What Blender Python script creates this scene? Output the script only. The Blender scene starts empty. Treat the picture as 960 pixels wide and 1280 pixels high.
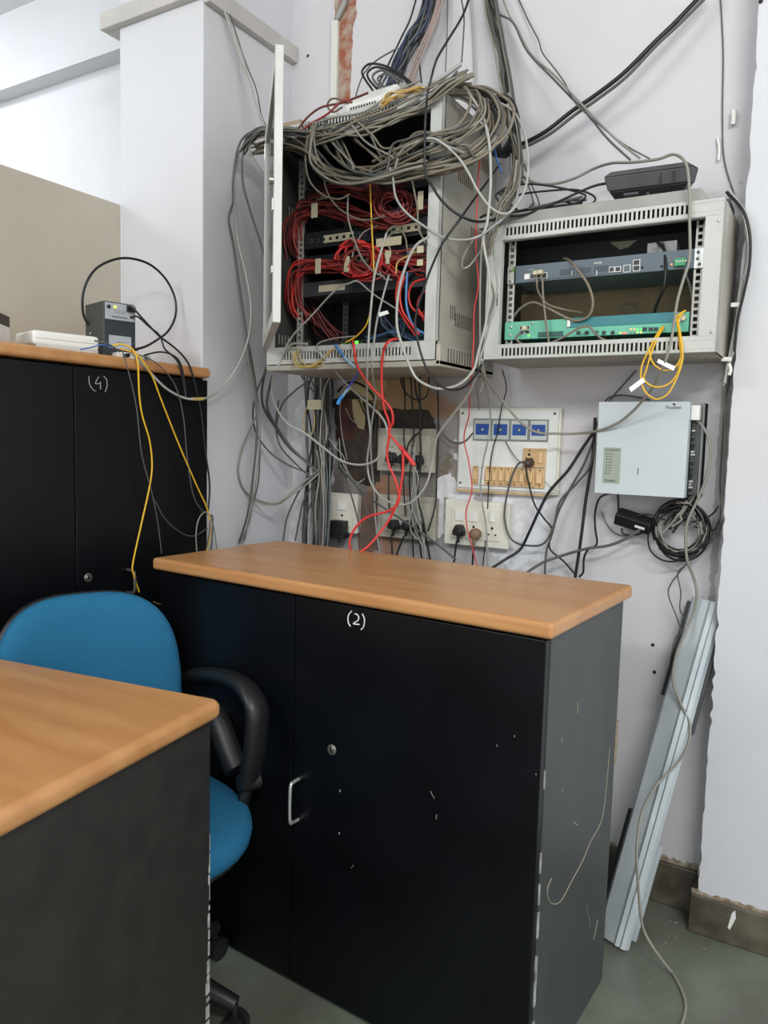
import bpy, math, random
import numpy as np
from mathutils import Vector, Matrix
random.seed(7)
SC = bpy.context.scene
COL = SC.collection
# ------------------------------------------------------------------ camera
YAW, PIT, ROL, FPX = math.radians(30.8), math.radians(5.49), math.radians(1.49), 952.0
CF = np.array([-math.sin(YAW)*math.cos(PIT), math.cos(YAW)*math.cos(PIT), -math.sin(PIT)])
_r = np.array([math.cos(YAW), math.sin(YAW), 0.0]); _u = np.cross(_r, CF)
CR = _r*math.cos(ROL)+_u*math.sin(ROL); CU = np.cross(CR, CF)
CO = np.array([0.0, -2.1, 1.24])
cam = bpy.data.objects.new('camera', bpy.data.cameras.new('camera'))
COL.objects.link(cam); SC.camera = cam
cam.data.sensor_fit = 'VERTICAL'; cam.data.sensor_height = 32.0
cam.data.lens = FPX/1280.0*32.0
cam.data.clip_start = 0.05
cam.matrix_world = Matrix(((CR[0], CU[0], -CF[0], CO[0]), (CR[1], CU[1], -CF[1], CO[1]), (CR[2], CU[2], -CF[2], CO[2]), (0, 0, 0, 1)))
# ------------------------------------------------------------------ light and exposure
w = bpy.data.worlds.new('world'); SC.world = w; w.use_nodes = True
w.node_tree.nodes['Background'].inputs[0].default_value = (0.90, 0.95, 1.0, 1)
w.node_tree.nodes['Background'].inputs[1].default_value = 1.55
SC.view_settings.view_transform = 'Standard'; SC.view_settings.look = 'None'
SC.view_settings.gamma = 1.0; SC.view_settings.exposure = 0.0
SC.view_settings.use_curve_mapping = False
def area(name, loc, target, sx, sy, power, col=(1, 1, 1)):
    l = bpy.data.lights.new(name, 'AREA'); l.shape = 'RECTANGLE'; l.size = sx; l.size_y = sy
    l.energy = power; l.color = col
    o = bpy.data.objects.new(name, l); COL.objects.link(o); o.location = loc
    o.rotation_euler = (Vector(target)-Vector(loc)).to_track_quat('-Z', 'Y').to_euler()
    return o
area('ceiling_light', (-1.6, -3.4, 2.82), (-0.8, 0, 0.9), 1.25, 0.25, 31, (0.97, 0.985, 1.0))
area('ceiling_light', (1.1, -2.7, 2.82), (-0.4, 0, 0.9), 1.25, 0.25, 62, (1.0, 0.985, 0.96))
area('ceiling_light', (-3.9, -1.0, 2.84), (-3.7, -0.3, 0), 1.25, 0.3, 38, (0.93, 0.98, 1.0))

# ------------------------------------------------------------------ helpers
def at(px, py, v, ax='y'):
    """point of the place seen at (px,py) of the photograph and lying at y=v (or x=v, z=v)"""
    d = (px-480.0)*CR+(640.0-py)*CU+FPX*CF
    i = 'xyz'.index(ax); t = (v-CO[i])/d[i]
    return Vector(CO+t*d)
def s2l(c):
    c = c/255.0
    return c/12.92 if c <= 0.04045 else ((c+0.055)/1.055)**2.4
MC = {}
def mat(key, rgb, rough=0.5, metal=0.0, noise=0.0, nscale=8.0, bump=0.0, bscale=60.0, rgb2=None, emit=0.0, spec=0.5, stretch=None, coat=0.0, alpha=None):
    if key in MC: return MC[key]
    m = bpy.data.materials.new(key); m.use_nodes = True; MC[key] = m
    nt = m.node_tree; b = nt.nodes['Principled BSDF']
    c = tuple(s2l(x) for x in rgb)+(1,)
    b.inputs['Base Color'].default_value = c; b.inputs['Roughness'].default_value = rough
    b.inputs['Metallic'].default_value = metal; b.inputs['Specular IOR Level'].default_value = spec
    if coat: b.inputs['Coat Weight'].default_value = coat
    tc = nt.nodes.new('ShaderNodeTexCoord'); vec = tc.outputs['Object']
    if stretch:
        mp = nt.nodes.new('ShaderNodeMapping'); mp.inputs['Scale'].default_value = stretch
        nt.links.new(vec, mp.inputs['Vector']); vec = mp.outputs['Vector']
    n = nt.nodes.new('ShaderNodeTexNoise'); n.inputs['Scale'].default_value = nscale; n.inputs['Detail'].default_value = 5
    nt.links.new(vec, n.inputs['Vector'])
    r = nt.nodes.new('ShaderNodeValToRGB')
    k = noise if rgb2 is None else 0
    c2 = tuple(s2l(x) for x in rgb2)+(1,) if rgb2 else tuple(x*(1-k) for x in c[:3])+(1,)
    c1 = c if rgb2 else tuple(min(1, x*(1+k*0.6)) for x in c[:3])+(1,)
    r.color_ramp.elements[0].position = 0.36; r.color_ramp.elements[1].position = 0.64
    r.color_ramp.elements[0].color = c2; r.color_ramp.elements[1].color = c1
    nt.links.new(n.outputs['Fac'], r.inputs['Fac']); nt.links.new(r.outputs['Color'], b.inputs['Base Color'])
    if bump:
        n2 = nt.nodes.new('ShaderNodeTexNoise'); n2.inputs['Scale'].default_value = bscale; n2.inputs['Detail'].default_value = 3
        nt.links.new(vec, n2.inputs['Vector'])
        bp = nt.nodes.new('ShaderNodeBump'); bp.inputs['Strength'].default_value = bump; bp.inputs['Distance'].default_value = 0.004
        nt.links.new(n2.outputs['Fac'], bp.inputs['Height']); nt.links.new(bp.outputs['Normal'], b.inputs['Normal'])
    if emit:
        b.inputs['Emission Color'].default_value = c; b.inputs['Emission Strength'].default_value = emit
    if alpha is not None:
        b.inputs['Transmission Weight'].default_value = alpha; b.inputs['IOR'].default_value = 1.1
    return m
WM = {}
def inv(o): return WM[o.name].inverted() if o is not None else Matrix.Identity(4)
def tag(o, label=None, cat=None, group=None, kind=None):
    if label: o['label'] = label
    if cat: o['category'] = cat
    if group: o['group'] = group
    if kind: o['kind'] = kind
    return o
def thing(name, label, cat, loc=(0, 0, 0), group=None):
    o = bpy.data.objects.new(name, None); COL.objects.link(o); o.location = loc
    o.empty_display_size = 0.05
    WM[o.name] = Matrix.Translation(loc)
    return tag(o, label, cat, group)
class MB:
    def __init__(s): s.v = []; s.f = []; s.sm = []
    def add(s, vs, fs, smooth=False):
        b = len(s.v); s.v += [Vector(v) for v in vs]
        s.f += [tuple(b+i for i in f) for f in fs]; s.sm += [smooth]*len(fs); return s
    def box(s, x0, x1, y0, y1, z0, z1, M=None):
        x0, x1 = sorted((x0, x1)); y0, y1 = sorted((y0, y1)); z0, z1 = sorted((z0, z1))
        vs = [Vector((x, y, z)) for z in (z0, z1) for y in (y0, y1) for x in (x0, x1)]
        if M is not None: vs = [M @ v for v in vs]
        return s.add(vs, [(0, 2, 3, 1), (4, 5, 7, 6), (0, 1, 5, 4), (2, 6, 7, 3), (0, 4, 6, 2), (1, 3, 7, 5)])
    def prism(s, pts, vec):
        """polygon pts (3D, planar) extruded by vec"""
        n = len(pts); vec = Vector(vec); a = [Vector(p) for p in pts]; b = [p+vec for p in a]
        return s.add(a+b, [tuple(range(n))[::-1], tuple(range(n, 2*n))]+[(i, (i+1) % n, n+(i+1) % n, n+i) for i in range(n)])
    def tube(s, pts, r, n=7, cap=True, flat=1.0, closed=False):
        pts = [Vector(p) for p in pts]; k = len(pts)
        if k < 2: return s
        t = (pts[1]-pts[0]).normalized()
        a = Vector((0, 0, 1)) if abs(t.z) < 0.9 else Vector((1, 0, 0))
        nrm = (a-t*a.dot(t)).normalized(); vs = []
        for i in range(k):
            t2 = (pts[min(i+1, k-1)]-pts[max(i-1, 0)])
            if t2.length < 1e-9: t2 = t
            t2.normalize(); nrm = nrm-t2*nrm.dot(t2)
            if nrm.length < 1e-6: nrm = t2.orthogonal()
            nrm.normalize(); bn = t2.cross(nrm); t = t2
            rr = r[i] if isinstance(r, (list, tuple)) else r
            for j in range(n):
                an = 2*math.pi*j/n
                vs.append(pts[i]+nrm*(math.cos(an)*rr)+bn*(math.sin(an)*rr*flat))
        fs = [(i*n+j, i*n+(j+1) % n, (i+1)*n+(j+1) % n, (i+1)*n+j) for i in range(k-1) for j in range(n)]
        s.add(vs, fs, True)
        if cap: s.add([vs[j] for j in range(n)], [tuple(range(n))[::-1]]); s.add([vs[(k-1)*n+j] for j in range(n)], [tuple(range(n))])
        return s
    def cyl(s, p0, p1, r, n=20, r1=None):
        return s.tube([p0, p1], [r, r if r1 is None else r1], n)
    def lathe(s, c, axis, prof, n=20):
        """profile (radius, along axis)"""
        ax = Vector(axis).normalized(); u = ax.orthogonal().normalized(); v = ax.cross(u); c = Vector(c); vs = []
        for r, h in prof:
            for j in range(n):
                a = 2*math.pi*j/n; vs.append(c+ax*h+(u*math.cos(a)+v*math.sin(a))*r)
        k = len(prof)
        return s.add(vs, [(i*n+j, i*n+(j+1) % n, (i+1)*n+(j+1) % n, (i+1)*n+j) for i in range(k-1) for j in range(n)]+[tuple(range(n))[::-1], tuple(range((k-1)*n, k*n))], True)
    def xf(s, M): s.v = [M @ v for v in s.v]; return s
    def build(s, name, m, parent=None, bevel=0.0, seg=2, smooth_all=False):
        me = bpy.data.meshes.new(name); I = inv(parent)
        me.from_pydata([tuple(I @ v) for v in s.v], [], s.f); me.materials.append(m)
        me.polygons.foreach_set('use_smooth', [bool(x) or smooth_all for x in s.sm])
        me.update()
        o = bpy.data.objects.new(name, me); COL.objects.link(o)
        if parent is not None: o.parent = parent; WM[o.name] = WM[parent.name].copy()
        else: WM[o.name] = Matrix.Identity(4)
        if bevel:
            b = o.modifiers.new('bevel', 'BEVEL'); b.width = bevel; b.segments = seg; b.limit_method = 'ANGLE'; b.angle_limit = 0.6
        return o
def Box(name, m, parent, *a, bevel=0.0, M=None): return MB().box(*a, M=M).build(name, m, parent, bevel)
def text(name, s, loc, size, m, parent, M=None, depth=0.0004):
    """lettering on a surface facing -y (or turned by M)"""
    cu = bpy.data.curves.new(name, 'FONT'); cu.body = s; cu.size = size; cu.extrude = depth
    cu.align_x = 'CENTER'; cu.align_y = 'CENTER'; cu.resolution_u = 3
    t = bpy.data.objects.new(name, cu)
    me = bpy.data.meshes.new_from_object(t); bpy.data.objects.remove(t)
    R = M if M is not None else Matrix.Rotation(math.pi/2, 4, 'X')
    me.transform(inv(parent) @ Matrix.Translation(loc) @ R); me.materials.append(m)
    o = bpy.data.objects.new(name, me); COL.objects.link(o); o.parent = parent; WM[o.name] = WM[parent.name].copy()
    return o
def catmull(P, k=6):
    if len(P) < 3: return P
    Q = [P[0]*2-P[1]]+P+[P[-1]*2-P[-2]]; out = []
    for i in range(1, len(Q)-2):
        p0, p1, p2, p3 = Q[i-1:i+3]
        for j in range(k):
            t = j/k
            out.append(0.5*((2*p1)+(p2-p0)*t+(2*p0-5*p1+4*p2-p3)*t*t+(3*p1-p0-3*p2+p3)*t**3))
    out.append(P[-1]); return out
def parse(s):
    """'px,py,-.3 px,py ...' : the third number is the depth plane (y by default, x.. or z.. prefix); missing ones are interpolated"""
    A = []
    for w_ in s.split():
        q = w_.split(','); ax = None; v = None
        if len(q) == 3:
            if q[2][0] in 'xz': ax = q[2][0]; v = float(q[2][1:])
            else: ax = 'y'; v = float(q[2])
        A.append([float(q[0]), float(q[1]), ax, v])
    known = [i for i, a in enumerate(A) if a[3] is not None]
    for i, a in enumerate(A):
        if a[3] is None:
            lo = max([k for k in known if k < i], default=None); hi = min([k for k in known if k > i], default=None)
            if lo is None: a[2:] = A[hi][2:]
            elif hi is None or A[hi][2] != A[lo][2]: a[2:] = A[lo][2:]
            else:
                f = (i-lo)/(hi-lo); a[2] = A[lo][2]; a[3] = A[lo][3]*(1-f)+A[hi][3]*f
    return A
def pts3(A):
    out = []
    for a in A:
        p = at(a[0], a[1], a[3], a[2])
        if a[2] == 'y' and a[0] > 252 and p.x < -1.642 and p.y > -.41: p = at(a[0], a[1], -1.640, 'x')   # keep in front of the pillar's side
        out.append(p)
    return out
KIND = {'red': 'patch_cable', 'dull_red': 'patch_cable', 'dark_red': 'patch_cable', 'purple': 'patch_cable', 'yellow': 'fibre_cable', 'orange': 'fibre_cable', 'pale_yellow': 'fibre_cable', 'black': 'power_cable', 'navy': 'telephone_cable', 'pinkish': 'telephone_cable'}
def cable(label, m, r, s, name=None, group=None, cat=None, k=6, n=7, flat=1.0):
    A = parse(s) if isinstance(s, str) else s
    if cat: name = name or cat.replace(' ', '_')
    name = name or ('wire' if r < .00205 else KIND.get(m.name.replace('cable_', ''), 'network_cable'))
    cat = cat or name.replace('_', ' ')
    o = MB().tube(catmull(pts3(A), k), r, n, flat=flat).build(name, m)
    return tag(o, label, cat, group)
def fam(label, group, ms, r, count, s, jp=4.0, jy=0.015, wob=1.5, name=None, cut=0, spread=None):
    """count cables running together along one course, each with its own place in the bundle"""
    base = parse(s); out = []
    for c in range(count):
        ox, oy, od = random.gauss(0, jp*0.6), random.gauss(0, jp*0.6), random.uniform(-jy, jy)
        A = []
        lo = random.randint(0, cut) if cut else 0; hi = len(base)-(random.randint(0, cut) if cut else 0)
        for i, b in enumerate(base[lo:hi]):
            A.append([b[0]+ox+random.gauss(0, wob), b[1]+oy+random.gauss(0, wob), b[2], b[3]+(od if b[2] != 'z' else 0)+random.uniform(-jy, jy)*0.25])
        out.append(cable(label, random.choice(ms), r*random.uniform(0.85, 1.15), A, name=name, group=group, k=5, n=6))
    return out

# ------------------------------------------------------------------ materials
def wall_mat(key, rgb, stain_and_gap=True):
    m = bpy.data.materials.new(key); m.use_nodes = True; nt = m.node_tree; b = nt.nodes['Principled BSDF']
    N = nt.nodes.new; L = nt.links.new
    tc = N('ShaderNodeTexCoord'); P = tc.outputs['Object']
    n1 = N('ShaderNodeTexNoise'); n1.inputs['Scale'].default_value = 2.2; n1.inputs['Detail'].default_value = 6; L(P, n1.inputs['Vector'])
    r1 = N('ShaderNodeValToRGB'); L(n1.outputs['Fac'], r1.inputs['Fac'])
    c = [s2l(x) for x in rgb]
    r1.color_ramp.elements[0].position = 0.3; r1.color_ramp.elements[0].color = (c[0]*.93, c[1]*.92, c[2]*.90, 1)
    r1.color_ramp.elements[1].position = 0.7; r1.color_ramp.elements[1].color = (*c, 1)
    col = r1.outputs['Color']
    if stain_and_gap:
        def blob(cx, cz, rx, rz, colr, amount, ns, edge=0.35):
            nonlocal col
            mp = N('ShaderNodeMapping'); mp.inputs['Location'].default_value = (-cx/rx, 0, -cz/rz); mp.inputs['Scale'].default_value = (1/rx, 0.0, 1/rz); L(P, mp.inputs['Vector'])
            ln = N('ShaderNodeVectorMath'); ln.operation = 'LENGTH'; L(mp.outputs['Vector'], ln.inputs[0])
            nn = N('ShaderNodeTexNoise'); nn.inputs['Scale'].default_value = ns; nn.inputs['Detail'].default_value = 7; L(P, nn.inputs['Vector'])
            ma = N('ShaderNodeMath'); ma.operation = 'MULTIPLY_ADD'; ma.inputs[1].default_value = 1.6; L(nn.outputs['Fac'], ma.inputs[0]); L(ln.outputs['Value'], ma.inputs[2])
            rr = N('ShaderNodeMapRange'); rr.inputs['From Min'].default_value = 1.8+edge*.5; rr.inputs['From Max'].default_value = 1.8-edge*.5; rr.inputs['To Max'].default_value = amount
            L(ma.outputs['Value'], rr.inputs['Value'])
            mx = N('ShaderNodeMix'); mx.data_type = 'RGBA'; L(rr.outputs['Result'], mx.inputs['Factor']); L(col, mx.inputs['A'])
            mx.inputs['B'].default_value = (*[s2l(x) for x in colr], 1); col = mx.outputs['Result']
        blob(-1.22, 1.15, .30, .36, (104, 98, 90), .88, 3, .9)      # grimy grey plaster behind the cables
        blob(-1.28, 1.38, .17, .08, (176, 158, 112), .9, 6, .3)       # ochre board remains
        blob(-1.20, 1.345, .20, .05, (150, 112, 78), .85, 9, .3)
        blob(-1.24, .99, .07, .13, (150, 108, 80), .8, 8, .3)         # bare brick seen by the sockets
        blob(-.80, 1.0, .09, .14, (225, 228, 235), .85, 30, .12)      # fresh white filler right of the socket box
        blob(-.98, 1.09, .05, .13, (222, 224, 230), .9, 40, .1)
        blob(-1.02, 1.14, .03, .06, (110, 100, 80), .8, 50, .1)
        blob(-1.50, 1.20, .05, .22, (214, 214, 218), .9, 24, .12)
        blob(-1.535, 1.18, .012, .2, (60, 52, 46), .9, 22, .12)
        blob(-.26, 1.26, .012, .5, (128, 122, 114), .6, 30, .15)  # dark of the gap beside the right pillar, painted into the wall colour
    L(col, b.inputs['Base Color']); b.inputs['Roughness'].default_value = 0.7
    n2 = N('ShaderNodeTexNoise'); n2.inputs['Scale'].default_value = 25; n2.inputs['Detail'].default_value = 5; L(P, n2.inputs['Vector'])
    bp = N('ShaderNodeBump'); bp.inputs['Strength'].default_value = .25; bp.inputs['Distance'].default_value = .004
    L(n2.outputs['Fac'], bp.inputs['Height']); L(bp.outputs['Normal'], b.inputs['Normal'])
    MC[key] = m; return m
M_wall = wall_mat('wall_paint', (206, 205, 208))
M_wall2 = wall_mat('wall_paint_plain', (209, 210, 214), False)
M_part = mat('partition_laminate', (188, 180, 164), .45, noise=.06, nscale=3)
M_ceil = mat('ceiling_paint', (225, 225, 225), .8, noise=.03)
M_floor = mat('floor_stone', (118, 128, 114), .34, rgb2=(92, 92, 82), nscale=3.5, bump=.15, bscale=30)
M_skirt = mat('skirting_stone', (104, 98, 82), .5, rgb2=(66, 60, 50), nscale=14, bump=.3)
M_chip = mat('bare_plaster', (176, 165, 145), .8, rgb2=(120, 104, 84), nscale=60, bump=.6)
M_brick = mat('red_brick', (150, 84, 60), .85, rgb2=(168, 156, 140), nscale=30, bump=.8)
M_black = mat('black_laminate', (11, 13, 17), .34, noise=.3, nscale=5, spec=.28)
M_side = mat('charcoal_laminate', (62, 66, 66), .42, noise=.12, nscale=3, stretch=(4, 4, 1.5))
M_dside = mat('brown_black_laminate', (44, 41, 38), .5, noise=.2, nscale=20)
M_wood = mat('tan_wood_laminate', (192, 142, 92), .3, rgb2=(178, 126, 78), nscale=3.0, stretch=(1.0, 7, 7), spec=.5)
M_chipw = mat('chipped_edge', (168, 170, 164), .8, noise=.3, nscale=60)
M_chipb = mat('chipboard', (150, 138, 116), .9, noise=.3, nscale=90)
M_rack = mat('rack_paint_pale', (186, 188, 182), .42, noise=.08, nscale=7)
M_rackd = mat('rack_paint_dusty', (168, 164, 152), .5, noise=.16, nscale=6)
M_in = mat('rack_inner_shade', (58, 57, 55), .55, noise=.15)  # shade inside the small rack, put into a dark colour
M_rail = mat('zinc_rail', (178, 178, 170), .4, .4, noise=.1)
M_dev = mat('device_slate', (84, 96, 106), .45, noise=.06)
M_pan = mat('panel_black', (34, 36, 40), .45, noise=.1)
M_teal = mat('device_green', (98, 178, 150), .4, noise=.05)
M_teal2 = mat('device_teal', (38, 118, 124), .4, noise=.06)
M_steel = mat('steel_bright', (210, 212, 208), .3, .7)
M_brass = mat('dull_nickel', (150, 146, 136), .35, .8)
M_k = mat('cable_black', (26, 27, 28), .42, spec=.4)
M_dg = mat('cable_dark_grey', (82, 83, 80), .5)
M_g = mat('cable_grey', (136, 134, 124), .5)
M_g2 = mat('cable_grey_cool', (150, 152, 148), .5)
M_gd = mat('cable_dusty_taupe', (122, 114, 98), .6)
M_gd2 = mat('cable_dusty_brown', (104, 95, 80), .6)
M_w = mat('cable_pale', (166, 167, 160), .45)
M_r = mat('cable_red', (206, 54, 50), .42)
M_rd = mat('cable_dull_red', (140, 56, 52), .5)
M_rd2 = mat('cable_dark_red', (104, 44, 44), .5)
M_pk = mat('cable_pinkish', (158, 140, 134), .5)
M_y = mat('cable_yellow', (226, 178, 40), .42)
M_yp = mat('cable_pale_yellow', (186, 162, 92), .5)
M_b = mat('cable_blue', (52, 104, 168), .42)
M_nb = mat('cable_navy', (52, 62, 88), .5)
M_tape = mat('masking_tape', (198, 190, 160), .7, noise=.1)
M_paper = mat('white_tag', (240, 240, 238), .6)
M_pw = mat('white_plastic', (228, 228, 222), .35, noise=.03)
M_cream = mat('cream_plastic', (222, 220, 206), .38, noise=.06, nscale=20)
M_ivory = mat('switch_beige', (206, 172, 126), .4, noise=.06, nscale=30)
M_kp = mat('black_plastic', (28, 29, 31), .42)
M_kp2 = mat('dusty_black_plastic', (74, 76, 76), .6, noise=.15, nscale=20)
M_brownp = mat('brown_plastic', (130, 104, 84), .5)
M_blue = mat('meter_blue', (30, 76, 150), .35)
M_fab = mat('blue_fabric', (40, 104, 140), .9, noise=.08, nscale=300, bump=.25, bscale=900, spec=.15)
M_box = mat('box_pale_paint', (190, 199, 202), .36, noise=.04, nscale=5)
M_lab = mat('label_green', (150, 160, 146), .5)
M_ink = mat('ink_dark', (40, 46, 54), .6)
M_chalk = mat('white_marker', (222, 226, 228), .7)
M_ledg = mat('led_green', (90, 255, 60), .4, emit=2.5)
M_ledy = mat('led_yellow', (235, 230, 60), .4, emit=1.8)
M_ledr = mat('led_red', (255, 90, 80), .4, emit=1.6)
M_ledo = mat('led_orange', (255, 150, 90), .4, emit=1.8)
M_glass = mat('smoked_glass', (70, 78, 80), .1, spec=.6, alpha=.6)
M_ups = mat('ups_dark', (62, 68, 66), .5, noise=.08)
M_label = mat('silver_label', (168, 172, 176), .4)
M_galv = mat('galvanised_sheet', (196, 204, 206), .36, .2, rgb2=(180, 189, 192), nscale=3, stretch=(6, 6, 1))
M_conduit = mat('pvc_conduit', (214, 214, 204), .45)
M_hole = mat('broken_wall_cavity', (70, 58, 50), .9, rgb2=(38, 33, 30), nscale=18, bump=1.0)
M_brickd = mat('dusty_brick', (128, 96, 80), .9, rgb2=(96, 84, 76), nscale=18, bump=1.0)
# ------------------------------------------------------------------ the setting
def struct(name, mb, m, parent=None, bevel=0):
    o = mb.build(name, m, parent, bevel)
    if parent is None: o['kind'] = 'structure'
    return o
struct('floor', MB().box(-6, 3.2, -5.5, .1, -.05, 0), M_floor)
struct('ceiling', MB().box(-6, 3.2, -5.5, .1, 2.9, 2.95), M_ceil)
wb = struct('wall_back', MB().box(-1.65, 3.2, 0, .12, 0, 2.9), M_wall)
# pillar at the left of the wall, its far neighbour room, partition
struct('wall_pillar_left', MB().box(-2.0, -1.65, -.411, .12, 0, 2.9), M_wall2, bevel=.004)
struct('wall_next_room', MB().box(-6, -2.0, -.13, .12, 0, 2.9), M_wall2)
struct('trim_1', MB().box(-6, -2.0, -.2, -.13, 2.565, 2.64), M_wall2)
struct('trim_2', MB().box(-2.062, -1.625, -.436, -.411, 2.475, 2.525).box(-2.062, -2.0, -.411, -.30, 2.475, 2.525).box(-1.65, -1.625, -.411, -.002, 2.462, 2.512), mat('trim_paint', (186, 182, 176), .6, noise=.1), bevel=.003)
pt = struct('wall_partition', MB().box(-2.04, -2.0, -5.5, -.412, 0, 1.95), M_part)
# pillar on the right, standing 10 cm proud of the wall; chipped along its edge
def chipped_edge(z0, z1, n, seed):
    rnd = random.Random(seed); return [(rnd.uniform(0, .0025) if rnd.random() < .8 else rnd.uniform(.002, .007), z0+(z1-z0)*i/n) for i in range(n+1)]
ce = chipped_edge(.105, 2.9, 160, 3)
mb = MB()
poly = [(-.236+c, z) for c, z in ce]
mb.prism([(x, -.09, z) for x, z in poly]+[(3.2, -.09, 2.9), (3.2, -.09, .105)], (0, .092, 0))
pr = struct('wall_pillar_right', mb, M_wall2)
struct('baseboard_pillar', MB().box(-.252, 3.2, -.098, -.0, 0, .104), M_skirt, bevel=.004)
struct('baseboard_back', MB().box(-1.648, -.25, -.014, 0, 0, .118), M_skirt, bevel=.004)
# crumbling plaster where paint ends above the skirting
def ragged(x0, x1, z0, z1, y, n, seed, amp, m, name, parent, th=.004):
    rnd = random.Random(seed); top = [(x0+(x1-x0)*i/n, y, z1+rnd.uniform(-amp, amp)) for i in range(n+1)]
    bot = [(x1-(x1-x0)*i/n, y, z0) for i in range(n+1)]
    return MB().prism(bot[::-1]+top[::-1], (0, th, 0)).build(name, m, parent)
ragged(-.6, -.25, .112, .128, -.004, 40, 5, .007, M_chip, 'crumbled_plaster', wb, .003)
ragged(-.25, .6, .1035, .113, -.093, 70, 6, .005, M_chip, 'crumbled_plaster', pr, .003)
MB().prism([(-.16, -.0995, .045), (-.155, -.0995, .04), (-.143, -.0995, .075), (-.146, -.0995, .095), (-.153, -.0995, .085)], (0, .001, 0)).build('paint_splash', M_pw, pr)
# exposed brick chase with a plastic conduit
def blobpoly(pxs, Y, rag, seed, sub=6):
    rnd = random.Random(seed); P = [at(x, y, Y) for x, y in pxs]; out = []
    for i in range(len(P)):
        a, b = P[i], P[(i+1) % len(P)]
        for j in range(sub):
            q = a.lerp(b, j/sub); q.x += rnd.uniform(-rag, rag); q.z += rnd.uniform(-rag, rag); out.append(Vector((q.x, Y, q.z)))
    return out
def patch(name, pxs, m, Y=-.002, rag=.003, seed=1, th=None):
    th = th or -Y
    return MB().prism(blobpoly(pxs, Y, rag, seed), (0, th, 0)).build(name, m, wb)
def dense(pxs, k=6):
    return pxs
def filled_patch(name, pxs, m, Y, rag, seed): return patch(name, pxs, m, Y, rag, seed)
patch('exposed_brick', [(417, -12), (444, -12), (446, 18), (440, 35), (440, 60), (438, 100), (436, 130), (419, 130), (421, 60), (419, 20)], M_brick, -.0015, .003, 2)
MB().tube([at(434, -14, -.012), at(430, 5, -.012), at(421, 24, -.010)], .0095, 10).build('grey_pipe', mat('pipe_grey', (150, 150, 146), .5), wb)
Box('plastic_conduit', M_conduit, wb, at(417, 24, 0).x, at(425, 24, 0).x, -.014, 0, 1.9, at(420, 25, -.01).z, bevel=.002)
patch('peeled_plaster', [(368, 515), (377, 500), (392, 505), (394, 540), (390, 600), (385, 690), (360, 690), (363, 660), (366, 600), (364, 560)], mat('filler_white', (214, 214, 216), .8, noise=.12, nscale=40, bump=.5), -.003, .004, 4)
patch('peeled_plaster', [(545, 600), (562, 590), (572, 605), (574, 620), (556, 622), (555, 668), (545, 676), (548, 640)], MC['filler_white'], -.003, .004, 5)
patch('peeled_plaster', [(634, 640), (650, 618), (672, 622), (664, 650), (650, 680), (640, 704), (634, 690)], MC['filler_white'], -.003, .004, 6)
patch('wall_cavity', [(417, 498), (440, 488), (463, 500), (473, 515), (474, 600), (466, 608), (440, 604), (424, 585), (420, 540)], M_hole, -.003, .005, 7)
patch('wall_cavity', [(475, 514), (500, 508), (535, 512), (544, 530), (543, 540), (478, 540)], M_hole, -.003, .004, 8)
patch('exposed_brick', [(446, 618), (474, 610), (474, 688), (448, 690)], M_brickd, -.002, .003, 9)
patch('exposed_brick', [(424, 500), (446, 498), (452, 520), (442, 552), (424, 548)], mat('dark_red_brick', (92, 52, 44), .9, rgb2=(58, 40, 36), nscale=20, bump=.8), -.0045, .003, 12)
patch('wall_board', [(437, 462), (480, 462), (478, 500), (462, 500), (445, 490)], mat('ochre_board', (182, 168, 124), .8, noise=.15), -.004, .001, 10)
patch('wall_board', [(482, 462), (536, 462), (536, 512), (500, 512), (484, 506)], mat('tan_board', (158, 132, 98), .8, noise=.2), -.004, .001, 11)
MB().prism(blobpoly([(440, 500), (452, 497), (457, 520), (455, 538), (447, 534), (441, 518)], -.0065, .002, 13), (0, .002, 0)).build('wall_board', MC['ochre_board'], wb)
for x, y in ((385, 70), (816, 806), (818, 840), (951, 2)):
    p = at(x, y, 0 if x < 900 else -.09); MB().lathe(p+Vector((0, -.0015, 0)), (0, 1, 0), [(.005, 0), (.0035, .003)], 10).build('screw_hole', M_hole, wb if x < 900 else pr)

# ------------------------------------------------------------------ cupboards and desk
def cupboard(label, cx, cy, rot, W, D, H, doors, over=.015, side=M_side, top_t=.03, front_m=M_black):
    """local frame: front at -y, origin at the centre of the footprint"""
    T = Matrix.Translation((cx, cy, 0)) @ Matrix.Rotation(rot, 4, 'Z')
    th = thing('storage_cupboard', label, 'cupboard', (cx, cy, 0))
    w2, d2 = W/2-over, D/2-over
    mb = MB()
    mb.box(-w2, -w2+.018, -d2+.019, d2, 0, H-top_t).box(w2-.018, w2, -d2+.019, d2, 0, H-top_t)
    mb.box(-w2+.018, w2-.018, d2-.012, d2, 0, H-top_t).box(-w2+.018, w2-.018, -d2+.019, d2-.012, .05, .068)
    mb.box(-w2+.018, w2-.018, -d2+.019, d2-.012, H-top_t-.018, H-top_t).box(-w2+.018, w2-.018, -d2+.05, -d2+.068, 0, .05)
    mb.xf(T).build('carcass', side, th, .0012)
    MB().box(-w2-over, w2+over, -d2-over, d2+over, H-top_t, H).xf(T).build('top_board', M_wood, th, .009, 4)
    out = []
    n = len(doors); x = -w2
    for i, fr in enumerate(doors):
        xw = 2*w2*fr
        d = MB().box(x+.0015, x+xw-.0015, -d2-.001, -d2+.017, .012, H-top_t-.006).xf(T).build('door', front_m, th, .0015)
        out.append((d, x, x+xw)); x += xw
    return th, T, out, (w2, d2)
W2 = 1.048; D2 = .468
cup, T2, drs, (w2, d2) = cupboard('waist-high black two-door cupboard with tan wood top below the wall racks, marked (2)', -.912, -.586, -math.radians(3.3), W2, D2, .932, (.432, .568))
yF = -d2-.001
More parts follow.
